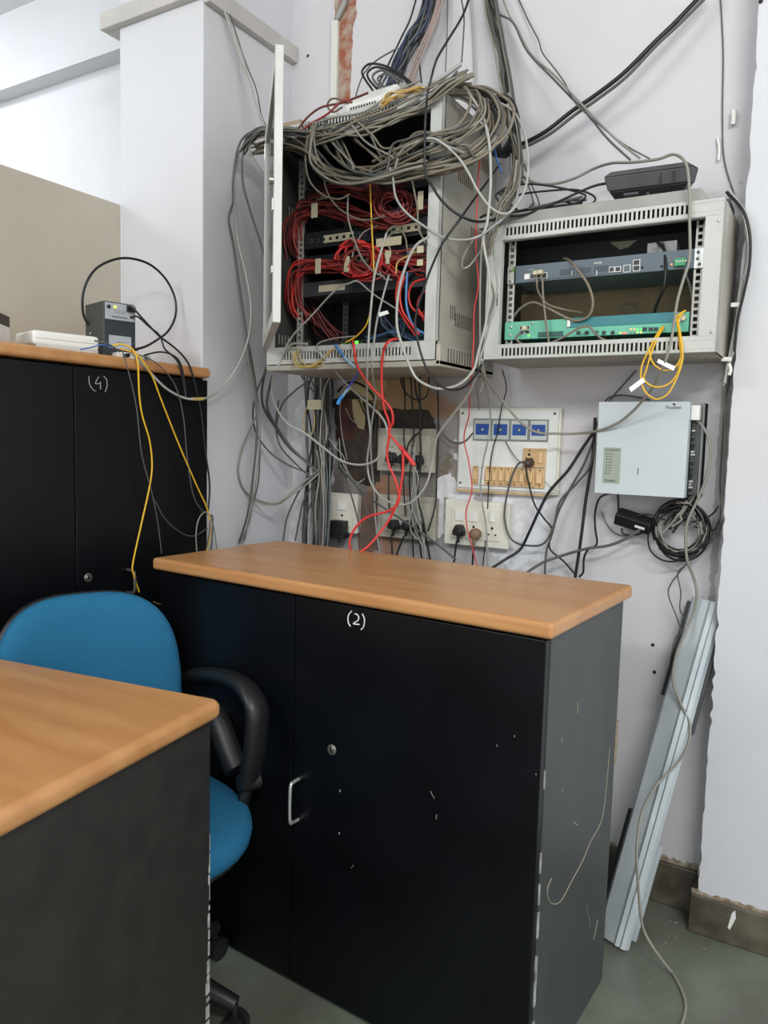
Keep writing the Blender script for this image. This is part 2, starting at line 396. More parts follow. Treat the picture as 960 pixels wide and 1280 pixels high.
def local(px, py, T, yl):
    """where the photo's pixel meets the cupboard's own front plane"""
    Ti = T.inverted(); o = Ti @ Vector(CO); d = (px-480.0)*CR+(640.0-py)*CU+FPX*CF
    d = Ti.to_3x3() @ Vector(d); t = (yl-o.y)/d.y; return o+d*t
def handle(T, x, z0, z1, y, parent, m=M_steel):
    P = [Vector((x+.0, y, z1)), Vector((x, y-.018, z1-.001)), Vector((x, y-.028, z1-.010)), Vector((x, y-.028, z0+.010)), Vector((x, y-.018, z0+.001)), Vector((x, y, z0))]
    return MB().tube([T @ p for p in catmull(P, 4)], .004, 8).build('handle', m, parent)
def lock(T, x, z, y, parent):
    mb = MB().lathe(T @ Vector((x, y+.001, z)), T.to_3x3() @ Vector((0, -1, 0)), [(.0115, 0), (.0115, .003), (.008, .0045), (.0065, .002), (.0065, .0025)], 18)
    o = mb.build('lock', M_brass, parent)
    MB().box(x-.0012, x+.0012, y-.0045, y, z-.004, z+.004, T).build('key_slot', M_kp, o)
p = local(377, 975, T2, yF); q = local(377, 1026, T2, yF); handle(T2, p.x-.008, q.z, p.z, yF, drs[0][0])
p = local(415, 937, T2, yF); lock(T2, p.x, p.z, yF, drs[1][0])
def strokes(lst, T, yl, parent, r=.0014, m=M_chalk, name='painted_number', off=.0004):
    mb = MB()
    for s in lst:
        P = [local(x, y, T, yl) for x, y in s]
        for a in P: a.y = yl-off
        mb.tube([T @ a for a in catmull(P, 5)], r, 6)
    return mb.build(name, m, parent)
def z2(pts, ox, oy, k): return [(ox+x/k, oy+y/k) for x, y in pts]
strokes([z2([(380, 165), (310, 250), (290, 360), (305, 460), (348, 535)], 420, 755, 19.2),
         z2([(450, 242), (500, 245), (550, 320), (520, 400), (420, 465), (480, 485), (570, 490)], 420, 755, 19.2),
         z2([(635, 235), (680, 340), (685, 440), (655, 560), (600, 615)], 420, 755, 19.2)], T2, yF, drs[1][0], .0013)
# scuffs on door and side
mb = MB()
for x, y, dx, dy, r in ((538, 989, 5, 9, .0009), (546, 1018, -1, 5, .001), (643, 919, 0, 2, .001), (670, 967, 0, 1, .0014), (425, 987, 0, 2, .0022), (424, 1040, 0, 2, .0022), (439, 1085, 3, -4, .001), (621, 930, 0, 3, .0007)):
    a, b = local(x, y, T2, yF), local(x+dx, y+dy+.5, T2, yF); a.y = b.y = yF
    mb.tube([T2 @ a, T2 @ b], r, 6)
mb.build('scuff_marks', mat('scuff', (120, 124, 124), .8), drs[1][0])
# chipped right edge of the carcass, crack lines on the side panel
xs = w2
for z0, z1, t in ((.62, .655, .0015), (.46, .50, .002), (.40, .44, .003), (.335, .385, .005), (.25, .27, .003), (.20, .30, .006), (.10, .17, .006), (.02, .08, .008)):
    MB().box(xs-.002, xs+.0006, -d2+.018, -d2+.019+t, z0, z1, T2).build('chipped_edge', M_chipw, cup)
def side_pts(lst, T, xl):
    Ti = T.inverted(); o = Ti @ Vector(CO); out = []
    for px, py in lst:
        d = (px-480.0)*CR+(640.0-py)*CU+FPX*CF; d = Ti.to_3x3() @ Vector(d); t = (xl-o.x)/d.x; q = o+d*t; q.x = xl+.0002; out.append(T @ q)
    return out
mb = MB()
for s, r in (([(762, 935), (757, 990), (752, 1025), (738, 1052), (728, 1076), (715, 1100), (700, 1127), (688, 1128), (684, 1112), (689, 1098)], .0013),
             ([(722, 878), (722, 892)], .0012), ([(702, 922), (702, 928)], .001), ([(703, 985), (703, 990)], .001), ([(717, 1028), (721, 1031)], .002), ([(747, 1150), (742, 1175)], .0012), ([(733, 1130), (738, 1160)], .0006)):
    mb.tube(catmull(side_pts(s, T2, xs), 4), r*.8, 5)
mb.build('scratches', mat('scratch_tan', (156, 148, 128), .8), cup)
# splintered rear corner
pp = side_pts([(764, 925), (770, 990), (764, 998), (760, 960)], T2, xs)
mb = MB().box(xs-.02, xs+.0012, d2-.004, d2+.012, .52, .62, T2); mb.build('splintered_corner', M_chipb, cup)

# tall cupboard number 4, front towards +x, its top just above eye level
H4 = 1.432; x4 = -1.598
T4 = Matrix.Translation((x4-.21, -1.03, 0)) @ Matrix.Rotation(math.pi/2, 4, 'Z')
cup4 = thing('storage_cupboard', 'tall black cupboard with tan wood top against the pillar, marked (4)', 'cupboard', (x4-.21, -1.03, 0))
# local: x runs along world +y, front (-y local) faces +x world
L4 = 1.20
MB().box(-L4/2, -L4/2+.018, -.18, .185, 0, H4-.03).box(L4/2-.018, L4/2, -.18, .185, 0, H4-.03).box(-L4/2+.018, L4/2-.018, .178, .185, 0, H4-.03).box(-L4/2+.018, L4/2-.018, -.18, .178, .05, .068).box(-L4/2+.018, L4/2-.018, -.15, -.13, 0, .05).xf(T4).build('carcass', M_black, cup4, .001)
MB().box(-L4/2-.004, L4/2+.002, -.213, .19, H4-.03, H4).xf(T4).build('top_board', M_wood, cup4, .011, 4)
xd = []
gap = T4.inverted() @ at(97, 600, x4, 'x')
edges = [-L4/2, gap.x, L4/2]
for i in range(2):
    xd.append(MB().box(edges[i]+.0015, edges[i+1]-.0015, -.2, -.181, .012, H4-.036).xf(T4).build('door', M_black, cup4, .0015))
strokes([z2([(215, 195), (215, 340), (270, 470), (340, 545), (378, 548)], 100, 460, 19.2),
         z2([(450, 210), (400, 290), (370, 365), (420, 378), (490, 365)], 100, 460, 19.2), z2([(488, 330), (488, 420), (492, 510)], 100, 460, 19.2),
         z2([(565, 195), (630, 270), (650, 400), (630, 500), (595, 575)], 100, 460, 19.2)], T4, -.2, xd[1], .0012, mat('grey_marker', (150, 156, 158), .8))
q = local(110, 722, T4, -.2); lock(T4, q.x, q.z, -.2, xd[1])
q = local(159, 712, T4, -.2); a = local(159, 722, T4, -.2); handle(T4, q.x, a.z-.04, q.z, -.2, xd[1], M_brass)

# desk in the foreground
TD = Matrix.Translation((-.912, -1.108, 0)) @ Matrix.Rotation(math.radians(8), 4, 'Z')
desk = thing('office_desk', 'foreground desk corner with rounded tan wood top and chipped dark side panel', 'desk', (-.912, -1.108, 0))
HD = .772
def rounded_rect(x0, x1, y0, y1, r, n=6):
    P = []
    for cx, cy, a0 in ((x1-r, y1-r, 0), (x0+r, y1-r, 90), (x0+r, y0+r, 180), (x1-r, y0+r, 270)):
        for i in range(n+1):
            a = math.radians(a0+90*i/n); P.append((cx+r*math.cos(a), cy+r*math.sin(a)))
    return P
MB().prism([(x, y, HD-.034) for x, y in rounded_rect(-.655, 0, -.72, 0, .022)], (0, 0, .034)).xf(TD).build('desk_top', M_wood, desk, .014, 5)
MB().box(-.04, -.016, -.70, -.02, 0, HD-.034).xf(TD).build('side_panel', M_dside, desk, .001)
MB().box(-.63, -.606, -.70, -.02, 0, HD-.034).xf(TD).build('side_panel', M_dside, desk, .001)
MB().box(-.606, -.04, -.60, -.582, .25, HD-.034).xf(TD).build('front_panel', M_dside, desk, .001)
mb = MB(); rnd = random.Random(9); z = 0.0
while z < .50:
    h = rnd.uniform(.006, .03); t = rnd.uniform(.004, .022)*(1 if z < .36 else .25)
    mb.box(-.0175, -.0155, -.0195-t, -.0193, z, z+h, TD).box(-.0165-t*.4, -.0158, -.0203, -.0195, z, z+h, TD); z += h+(rnd.uniform(0, .01))
mb.build('chipped_edge', M_chipw, desk)

# ------------------------------------------------------------------ chair
ch = thing('office_chair', 'blue fabric office chair with black loop armrests behind the desk', 'chair', (-1.20, -1.03, 0))
fd = Vector((.93, -.37, 0)).normalized(); sd = Vector((.37, .93, 0)).normalized()   # facing, towards its left side
C0 = Vector((-1.205, -1.048, 0))
TC = Matrix((( fd.x, sd.x, 0, C0.x), (fd.y, sd.y, 0, C0.y), (0, 0, 1, 0), (0, 0, 0, 1)))
def cushion(rx, ry, t, pw=2.6, n=44, rings=7, curve=None):
    """padded superellipse slab, flat in local xy, z thickness"""
    vs = []; fs = []
    prof = [(.0, t/2), (.45, t/2), (.75, t*.49), (.92, t*.40), (.985, t*.24), (1.0, 0), (.985, -t*.24), (.92, -t*.4), (.75, -t*.48), (.0, -t/2)]
    for k_, (s_, h) in enumerate(prof):
        for j in range(n):
            a = 2*math.pi*j/n; c, q_ = math.cos(a), math.sin(a)
            x = rx*s_*math.copysign(abs(c)**(2/pw), c); y = ry*s_*math.copysign(abs(q_)**(2/pw), q_)
            v = Vector((x, y, h)); vs.append(curve(v) if curve else v)
    k = len(prof)
    for i in range(k-1):
        for j in range(n): fs.append((i*n+j, (i+1)*n+j, (i+1)*n+(j+1) % n, i*n+(j+1) % n))
    return vs, fs
vs, fs = cushion(.225, .225, .075, 2.4, curve=lambda v: Vector((v.x, v.y, v.z-.25*max(0, v.x-.1)**1.5)))
MB().add(vs, fs, True).xf(TC @ Matrix.Translation((.0, 0, .418))).build('seat', M_fab, ch)
vs, fs = cushion(.21, .21, .02, 2.4)
MB().add(vs, fs, True).xf(TC @ Matrix.Translation((.0, 0, .376))).build('seat_pan', M_kp, ch)
# backrest: slab standing up, wide .43, tall .42
def bend(v): return Vector((v.x, v.y, v.z-1.1*v.y*v.y*1.0-.35*v.x*v.x))
vs, fs = cushion(.20, .205, .06, 3.0, curve=lambda v: Vector((v.x, v.y*(1-.35*max(0, v.x)), v.z+1.0*v.y*v.y)))
TB = TC @ Matrix.Translation((-.245, -.03, .672)) @ Matrix.Rotation(math.radians(-8), 4, 'Y') @ Matrix(((0, 0, 1, 0), (0, 1, 0, 0), (1, 0, 0, 0), (0, 0, 0, 1)))
MB().add(vs, [f[::-1] for f in fs], True).xf(TB).build('backrest', M_fab, ch)
vs, fs = cushion(.203, .208, .03, 3.0, curve=lambda v: Vector((v.x, v.y*(1-.35*max(0, v.x)), v.z+1.0*v.y*v.y-.026)))
MB().add(vs, [f[::-1] for f in fs], True).xf(TB).build('back_shell', M_kp, ch)
MB().tube([TC @ Vector(p) for p in ((-.06, 0, .358), (-.2, 0, .355), (-.275, 0, .40), (-.295, 0, .55), (-.285, 0, .66))], [.02, .02, .022, .02, .016], 10, flat=1.8).build('back_bracket', M_kp, ch)
ARM = []
for px, py in ((311, 975), (317, 945), (321, 912), (320, 882), (304, 857), (278, 846), (250, 846), (236, 856), (240, 872), (258, 878), (272, 900), (284, 932), (296, 962)):
    Ti = TC.inverted(); o_ = Ti @ Vector(CO); d_ = Ti.to_3x3() @ Vector((px-480.0)*CR+(640.0-py)*CU+FPX*CF); q_ = o_+d_*((.222-o_.y)/d_.y); ARM.append((q_.x, q_.z))
for sgn in (1, -1):
    y = .222*sgn
    arm = MB().tube([TC @ p for p in catmull([Vector((x, y, z)) for x, z in ARM], 6)], [.019]*42+[.016]*31, 10, flat=1.8).build('armrest', M_kp, ch)
    MB().tube([TC @ Vector(p) for p in ((ARM[0][0], y, ARM[0][1]), (ARM[0][0]-.01, y*.9, .385), (-.02, y*.5, .366))], .012, 8, flat=1.6).build('arm_bracket', M_kp, arm)
    MB().cyl(TC @ Vector((ARM[0][0], y-.022, ARM[0][1]-.004)), TC @ Vector((ARM[0][0], y+.022, ARM[0][1]-.004)), .02, 16).build('arm_bolt', M_kp, arm)
MB().cyl(TC @ Vector((0, 0, .10)), TC @ Vector((0, 0, .26)), .028, 18).cyl(TC @ Vector((0, 0, .26)), TC @ Vector((0, 0, .36)), .014, 14).box(-.07, .07, -.06, .06, .348, .367, TC).build('gas_lift', M_kp, ch)
for i in range(5):
    a = math.radians(72*i+38); d = Vector((math.cos(a), math.sin(a), 0)); e = TC.to_3x3() @ d
    c = C0+Vector((0, 0, .105))
    lg = MB().tube([c, c+e*.15+Vector((0, 0, -.012)), c+e*.225+Vector((0, 0, -.033))], [.026, .022, .016], 10).build('base_leg', M_kp, ch)
    q = c+e*.222; sdv = Vector((-e.y, e.x, 0))
    MB().cyl(Vector((q.x, q.y, .026))-sdv*.022, Vector((q.x, q.y, .026))-sdv*.006, .0255, 16).cyl(Vector((q.x, q.y, .026))+sdv*.006, Vector((q.x, q.y, .026))+sdv*.022, .0255, 16).cyl(Vector((q.x, q.y, .026)), Vector((q.x, q.y, .075)), .007, 8).build('caster', M_kp, lg)

mb = MB()
for px, py, r in ((845, 1153, .004), (838, 1151, .0025), (880, 1186, .003), (873, 1180, .002), (832, 1178, .003), (812, 1230, .002), (836, 1170, .002), (922, 1210, .002), (845, 1172, .0015), (770, 1262, .002)):
    mb.lathe(at(px, py, .0002, 'z'), (0, 0, 1), [(r, 0), (r*.6, .0006)], 8)
mb.build('paint_specks', M_chipw, bpy.data.objects['floor'])
# ------------------------------------------------------------------ wall racks
def comb(mb, x0, x1, z0, z1, y0, y1, sx0, sx1, sz0, sz1, n, w):
    """plate in the xz plane with n upright slots cut through"""
    mb.box(x0, x1, y0, y1, z0, sz0).box(x0, x1, y0, y1, sz1, z1).box(x0, sx0, y0, y1, sz0, sz1).box(sx1, x1, y0, y1, sz0, sz1)
    p = (sx1-sx0)/n
    for i in range(n):
        mb.box(sx0+i*p+w, sx0+(i+1)*p, y0, y1, sz0, sz1)
    return mb
def rail(x0, x1, y, z0, z1, n, parent):
    mb = MB(); p = (z1-z0)/n; h = min(.0095, p*.62); m = (x1-x0-.0095)/2
    mb.box(x0, x0+m, y, y+.002, z0, z1).box(x1-m, x1, y, y+.002, z0, z1)
    for i in range(n):
        mb.box(x0+m, x1-m, y, y+.002, z0+i*p, z0+(i+1)*p-h)
    mb.box(x0, x0+.002, y+.002, y+.03, z0, z1) if x0 < -.6 and parent is rk2 or x0 < -1.2 else mb.box(x1-.002, x1, y+.002, y+.03, z0, z1)
    return mb.build('mounting_rail', M_rail, parent)
# ---- small open rack on the right
rk2 = thing('wall_rack', 'small open-fronted pale wall rack holding two network devices, right of the cable-choked rack', 'rack cabinet', (-.54, -.12, 1.451))
X0, X1, Z0, Z1, YF = -.815, -.257, 1.451, 1.786, -.25
MB().box(X0, X0+.002, YF+.015, -.001, Z0, Z1).box(X1-.002, X1, YF+.015, -.001, Z0, Z1).box(X0, X1, YF+.015, -.001, Z0, Z0+.002).box(X0, X1, YF+.015, -.001, Z1-.002, Z1).build('shell', M_rackd, rk2)
MB().box(X0+.0025, X0+.004, YF+.02, -.004, Z0+.003, Z1-.003).box(X1-.004, X1-.0025, YF+.02, -.004, Z0+.003, Z1-.003).box(X0+.004, X1-.004, -.008, -.004, 1.657, Z1-.003).box(X0+.004, X1-.004, YF+.02, -.008, Z1-.0045, Z1-.003).box(X0+.004, X1-.004, YF+.02, -.008, Z0+.003, Z0+.0045).build('shade_lining', M_in, rk2)  # added dark sheets that carry the inside shade in their colour
Box('back_board', mat('back_board_tan', (150, 128, 98), .8, noise=.15), rk2, X0+.004, X1-.004, -.008, -.004, Z0+.01, 1.657)
fr = MB()
comb(fr, X0, X1, 1.748, Z1, YF, YF+.0015, -.765, -.327, 1.758, 1.777, 42, .005)
comb(fr, X0, X1, Z0, 1.487, YF, YF+.0015, -.765, -.327, 1.459, 1.478, 42, .005)
fr.box(X0, -.776, YF, YF+.0015, 1.487, 1.748).box(-.295, X1, YF, YF+.0015, 1.487, 1.748)
fr.box(X0, X1, YF, YF+.02, Z1-.0015, Z1).box(X0, X1, YF, YF+.02, Z0, Z0+.0015).box(X0, X0+.0015, YF, YF+.02, Z0, Z1).box(X1-.0015, X1, YF, YF+.02, Z0, Z1)
fr.box(X0, X1, YF+.0015, YF+.02, 1.7465, 1.748).box(X0, X1, YF+.0015, YF+.02, 1.487, 1.4885).box(-.7775, -.776, YF+.0015, YF+.02, 1.487, 1.748).box(-.295, -.2935, YF+.0015, YF+.02, 1.487, 1.748)
fr.build('front_frame', M_rack, rk2, .0006)
MB().box(-.7835, -.781, YF-.001, YF+.001, 1.585, 1.618).build('latch_slot', M_kp, rk2)
for x, z in ((-.267, 1.495), (-.267, 1.735)): MB().lathe((x, YF, z), (0, -1, 0), [(.004, 0), (.003, .002)], 10).build('screw', M_steel, rk2)
rail(-.771, -.752, -.212, 1.49, 1.75, 17, rk2); rail(-.319, -.300, -.212, 1.49, 1.75, 17, rk2)
# slim slate unit with white ears
d1 = thing('network_router', 'slate grey rack router with white port frames, upper device in the small rack', 'network device', (-.53, -.12, 1.645))
a, b = -.749, -.318
Box('body', M_dev, d1, a, b, -.218, -.04, 1.645, 1.688, bevel=.0008)
MB().box(-.770, a, -.218, -.2145, 1.645, 1.687).box(a-.003, a, -.218, -.19, 1.645, 1.687).build('mounting_ear', M_rail, d1)
MB().box(b, -.299, -.2185, -.2145, 1.644, 1.688).build('mounting_ear', M_steel, d1)
for x, z in ((-.762, 1.677), (-.762, 1.651), (-.311, 1.679), (-.307, 1.652), (-.312, 1.665)): MB().lathe((x, -.2185, z), (0, -1, 0), [(.0038, 0), (.003, .0025)], 10).build('screw', M_brass, d1)
def port(x0, x1, z0, z1, y, parent, frame=M_pw, inner=M_kp, t=.0013, name='port'):
    o = MB().box(x0, x1, y-.001, y, z0, z1).build(name, frame, parent)
    MB().box(x0+t, x1-t, y-.0014, y-.0009, z0+t, z1-t).build('opening', inner, o); return o
yd = -.218
def P1(px, py): p = at(px, py, yd); return p.x, p.z
for px0, px1, py0, py1 in ((655.5, 662, 342.5, 349), (663, 669, 342, 348.5), (670, 676, 341.5, 348), (677, 684, 341, 348)):
    x0, zt = P1(px0, py0); x1, zb = P1(px1, py1); port(x0, x1, zb, zt, yd, d1, M_rail if px0 < 670 else M_pw, M_pw if px0 < 662 else M_kp)
for px0, px1, py0, py1 in ((761.5, 768, 334, 340), (769, 776, 333.5, 339.5), (779.5, 788, 331.5, 340), (791.5, 800, 325, 331.5), (791.5, 800, 332, 338.5)):
    x0, zt = P1(px0, py0); x1, zb = P1(px1, py1); port(x0, x1, zb, zt, yd, d1, M_pw, M_dev if px0 == 779.5 else M_kp)
for px in (715, 746): x, z = P1(px, 341); MB().box(x-.0007, x+.0007, yd-.0008, yd, z-.006, z+.006).build('divider', M_pw, d1)
vents = MB()
for i in range(60): vents.box(-.70+i*.0042, -.698+i*.0042, yd-.0003, yd+.0002, 1.6475, 1.6505)
vents.build('vent_holes', M_kp, d1)
for i in range(3):
    MB().box(-.632+i*.042, -.596+i*.042, yd-.0004, yd+.0002, 1.654, 1.669).build('blank_cover', mat('slate_dark', (62, 72, 80), .5), d1)
for px in (803, 827): x, z = P1(px, 334.5 if px == 803 else 333); MB().lathe((x, yd, z), (0, -1, 0), [(.003, 0), (.003, .0008)], 10).build('socket_hole', M_kp, d1)
x, z = P1(839.5, 330.5); MB().lathe((x, yd, z), (0, -1, 0), [(.002, 0), (.0012, .0008)], 8).build('status_light', M_ledo, d1)
x0, zt = P1(844, 324); x1, zb = P1(857.5, 332.5)
tb = Box('terminal_block', mat('terminal_green', (50, 150, 96), .4), d1, x0, x1, yd-.009, yd, zb, zt, bevel=.0005)
for i in range(4): MB().box(x0+.004+i*.0065, x0+.0075+i*.0065, yd-.0095, yd-.009, zb+.008, zb+.012).build('terminal_screw', M_rail, tb)
x, z = P1(747.5, 328.7); text('maker_mark', 'NOKIA', (x, yd-.0003, z), .0062, M_pw, d1)
x, z = P1(664, 337.2); text('model_mark', 'WT-1800', (x, yd-.0003, z), .0042, M_rail, d1)
x, z = P1(642.5, 337.5); MB().lathe((x, -.2185, z), (0, -1, 0), [(.0042, 0), (.0036, .003), (.001, .004)], 12).build('green_screw', mat('green_screw', (90, 150, 50), .4), d1)
# teal unit below
d2_ = thing('network_switch', 'green and teal rack unit with small lit lights, lower device in the small rack', 'network device', (-.53, -.12, 1.502))
Box('body', M_teal, d2_, -.772, -.322, -.218, -.05, 1.503, 1.548, bevel=.0008)
Box('upper_panel', M_teal2, d2_, -.600, -.344, -.2196, -.2175, 1.5255, 1.549, bevel=.0005)
def P2(px, py): p = at(px, py, yd); return p.x, p.z
for px0, px1, py0, py1 in ((650, 655, 407.5, 412), (657, 662, 407, 411.5), (650, 655, 413.5, 418), (657, 662, 413, 417.5)):
    x0, zt = P2(px0, py0); x1, zb = P2(px1, py1); port(x0, x1, zb, zt, yd, d2_, M_rail)
x0, zt = P2(673, 415.5); x1, zb = P2(704, 420); MB().box(x0, x1, yd-.003, yd, zb, zt).build('wide_connector', mat('connector_dark', (44, 84, 78), .5), d2_, .0005)
for px in (723, 733.5, 745, 755, 766):
    x0, zt = P2(px-2.6, 413.5); x1, zb = P2(px+2.6, 418.5); port(x0, x1, zb, zt, yd, d2_, mat('port_green', (60, 130, 110), .5))
for px in (806, 813.5, 820):
    x0, zt = P2(px-3, 409); x1, zb = P2(px+3, 414.5); port(x0, x1, zb, zt, yd, d2_, mat('port_green', (60, 130, 110), .5))
def led(px, py, m, parent, w_=.0035, h=.0028, y=None):
    p = at(px, py, (y or yd)); MB().box(p.x-w_/2, p.x+w_/2, p.y-.0012, p.y+.0005, p.z-h/2, p.z+h/2).build('indicator_light', m, parent)
led(775.5, 416, M_ledy, d2_); led(781, 416.5, M_ledr, d2_, .009, .004)
for i, (px, m) in enumerate(((788.5, M_ledo), (793, M_ledo), (797, M_ledg), (801.5, M_ledg))): led(px, 411.5, m if i > 1 else M_ledo, d2_); led(px, 415.5, M_ledy if i > 1 else mat('led_off', (150, 70, 60), .4), d2_)
led(661, 419.5, M_ledg, d2_, .004, .004)
for px, py in ((639, 409), (666, 404), (638, 419), (715.5, 402)): p = at(px, py, yd); MB().lathe((p.x, yd, p.z), (0, -1, 0), [(.0035, 0), (.003, .003)], 10).build('screw', M_steel, d2_)
p = at(711.5, 404, yd); Box('ejector', M_pw, d2_, p.x-.004, p.x+.004, yd-.006, yd, p.z-.010, p.z+.010, bevel=.001)
p = at(853, 398, yd); Box('ejector', M_pw, d2_, p.x-.008, p.x-.003, yd-.008, yd, p.z-.010, p.z+.010, bevel=.001)
MB().cyl((p.x+.003, yd-.008, p.z), (p.x+.003, yd, p.z), .006, 12).build('thumb_screw', M_tape, d2_)
# grey power brick standing on the router
pb = thing('power_supply', 'small grey metal converter box lying on the upper router in the small rack', 'power supply', (-.42, -.13, 1.69))
Tb = Matrix.Translation((-.395, -.13, 1.6885)) @ Matrix.Rotation(math.radians(-4), 4, 'Z')
MB().box(-.032, .032, -.05, .09, 0, .030, Tb).build('case', mat('aluminium_dull', (128, 130, 128), .5, .3, noise=.1), pb, .001)
MB().box(-.034, .034, -.052, -.05, -.0003, .0315, Tb).build('end_plate', mat('aluminium_light', (132, 134, 132), .5, .2), pb, .0005)
for x, z in ((-.030, .027), (.030, .027), (-.030, .004), (.030, .004)): MB().lathe(Tb @ Vector((x, -.052, z)), (0, -1, 0), [(.0022, 0), (.0018, .001)], 8).build('screw', M_steel, pb)
MB().cyl(Tb @ Vector((0, -.052, .024)), Tb @ Vector((0, -.068, .022)), .0065, 12).build('cable_gland', M_kp2, pb)
tag(MB().prism([at(x, y, -.0115) for x, y in ((762, 303), (796, 300), (785, 309), (775, 312))], (0, .0015, 0)).build('cutout_patch', M_tape), 'pale triangle added for the bright wall seen through a cutout behind the converter box', 'cutout patch')  # added piece; its pale colour stands for bright wall through a cutout
# grey flat unit and black case on top of the small rack
un = thing('flat_unit', 'long flat grey unit lying across the top of the small rack', 'equipment', (-.57, -.12, 1.787))
MB().prism([(-.850, -.238, 1.7875), (-.292, -.238, 1.7875), (-.310, -.238, 1.815), (-.850, -.238, 1.815)], (0, .13, 0)).build('case', mat('unit_grey', (148, 148, 142), .55, noise=.15), un, .002)
Box('end_block', M_kp, un, -.308, -.262, -.14, -.05, 1.788, 1.812, bevel=.002)
# leaning black case
TX = Matrix.Translation((-.438, -.145, 1.817)) @ Matrix.Scale(.95, 4) @ Matrix.Rotation(math.radians(3), 4, 'Z') @ Matrix.Rotation(math.radians(14), 4, 'X')
bc = thing('plastic_case', 'dusty black plastic case tilted on top of the small rack', 'case', (-.435, -.135, 1.817))
def frustum(mb, w0, d0, w1, d1, z0, z1, M):
    vs = [Vector(v) for v in ((-w0, -d0, z0), (w0, -d0, z0), (w0, d0, z0), (-w0, d0, z0), (-w1, -d1, z1), (w1, -d1, z1), (w1, d1, z1), (-w1, d1, z1))]
    return mb.add([M @ v for v in vs], [(3, 2, 1, 0), (4, 5, 6, 7), (0, 1, 5, 4), (1, 2, 6, 5), (2, 3, 7, 6), (3, 0, 4, 7)])
frustum(MB(), .068, .03, .094, .052, .0, .042, TX).build('lower_shell', M_kp, bc, .003)
frustum(MB(), .096, .054, .104, .060, .0425, .076, TX).build('rim', M_kp2, bc, .003)
frustum(MB(), .106, .062, .090, .048, .0765, .088, TX).build('lid', M_kp2, bc, .003)
for x in (-.045, .0): MB().cyl(TX @ Vector((x, -.045, -.01)), TX @ Vector((x, -.045, .03)), .0035, 8).build('support_post', M_kp2, bc)
MB().cyl(TX @ Vector((-.055, -.058, .030)), TX @ Vector((-.02, -.058, .030)), .004, 8).build('clip', M_kp2, bc)
for x in (.03, .06): MB().box(x, x+.003, -.0595, -.055, .048, .070, TX).build('rib', M_kp, bc)

# ---- tall rack choked with cables
rk1 = thing('wall_rack', 'large open pale wall rack stuffed with red cables, its door swung out to the left', 'rack cabinet', (-1.18, -.17, 1.432))
X0, X1, Z0, Z1, YF = -1.455, -.905, 1.432, 2.100, -.35
MB().box(X0, X0+.002, YF+.015, -.001, Z0, Z1).box(X1-.002, X1, YF+.015, -.001, Z0, Z1).box(X0, X1, YF+.015, -.001, Z0, Z0+.002).box(X0, X1, YF+.015, -.001, Z1-.002, Z1).build('shell', M_rackd, rk1)
MB().box(X0+.003, X0+.0045, YF+.02, -.004, Z0+.003, Z1-.003).box(X1-.0045, X1-.003, YF+.02, -.004, Z0+.003, Z1-.003).box(X0+.0045, X1-.0045, -.008, -.004, Z0+.003, Z1-.003).box(X0+.0045, X1-.0045, YF+.02, -.008, Z1-.0045, Z1-.003).box(X0+.0045, X1-.0045, YF+.02, -.008, Z0+.003, Z0+.0045).build('shade_lining', mat('large_rack_inner_shade', (66, 65, 62), .6, noise=.15), rk1)  # added sheets again; the large rack's inner shade is painted on them
fr = MB()
comb(fr, X0, X1, 2.062, Z1, YF, YF+.0015, -1.40, -1.03, 2.070, 2.092, 36, .0045)
comb(fr, X0, X1, Z0+.013, 1.492, YF, YF+.0015, -1.40, -.97, 1.458, 1.479, 42, .0042)
fr.box(X0, -1.425, YF, YF+.0015, 1.492, 2.062).box(-.937, X1, YF, YF+.0015, 1.492, 2.062)
fr.box(X0, X1, YF, YF+.02, Z1-.0015, Z1).box(X0, X0+.0015, YF, YF+.02, Z0, Z1).box(X1-.0015, X1, YF, YF+.02, 1.492, Z1)
fr.box(X0, X1, YF+.0015, YF+.02, 2.0605, 2.062).box(X0, X1, YF+.0015, YF+.02, 1.492, 1.4935).box(-.9385, -.937, YF+.0015, YF+.02, 1.492, 2.062)
fr.build('front_frame', M_rack, rk1, .0006)
MB().box(X0, X1+.012, YF+.005, -.001, Z0-.004, Z0+.012).box(X1, X1+.012, YF+.005, -.001, Z0, Z0+.052).build('plinth', M_rackd, rk1, .002)
sv = MB()
for i in range(13): y = -.30+i*.017; sv.box(X1+.0118, X1+.0126, y, y+.0045, 1.442, 1.478)
sv.build('plinth_vent', mat('vent_shade', (84, 80, 74), .8), rk1)
for zc, y0, n in ((1.56, -.24, 9), (1.575, -.27, 3), (1.80, -.16, 8), (1.93, -.25, 8), (2.0, -.12, 8)):
    sv = MB()
    for i in range(n): y = y0+i*.012; sv.box(X1-.0005, X1+.0006, y, y+.0045, zc-.018, zc+.018)
    sv.build('side_vent', MC['vent_shade'] if zc < 1.7 else mat('vent_rust', (110, 76, 54), .8), rk1)
for z0, z1 in ((1.56, 1.70), (1.80, 1.86)):
    pass
rail(-1.392, -1.372, -.29, 1.50, 2.03, 34, rk1); rail(-.965, -.945, -.29, 1.50, 2.03, 34, rk1)
rail(-1.36, -1.342, -.10, 1.50, 2.03, 34, rk1)
# light vents in the left side seen from inside
for zc, y0, n in ((1.525, -.30, 12), (1.90, -.26, 7), (1.98, -.22, 9)):
    sv = MB()
    for i in range(n): y = y0+i*.014; sv.box(X0+.0044, X0+.0052, y, y+.004, zc-.014, zc+.014)
    sv.build('side_vent', mat('vent_light', (150, 150, 146), .7), rk1)
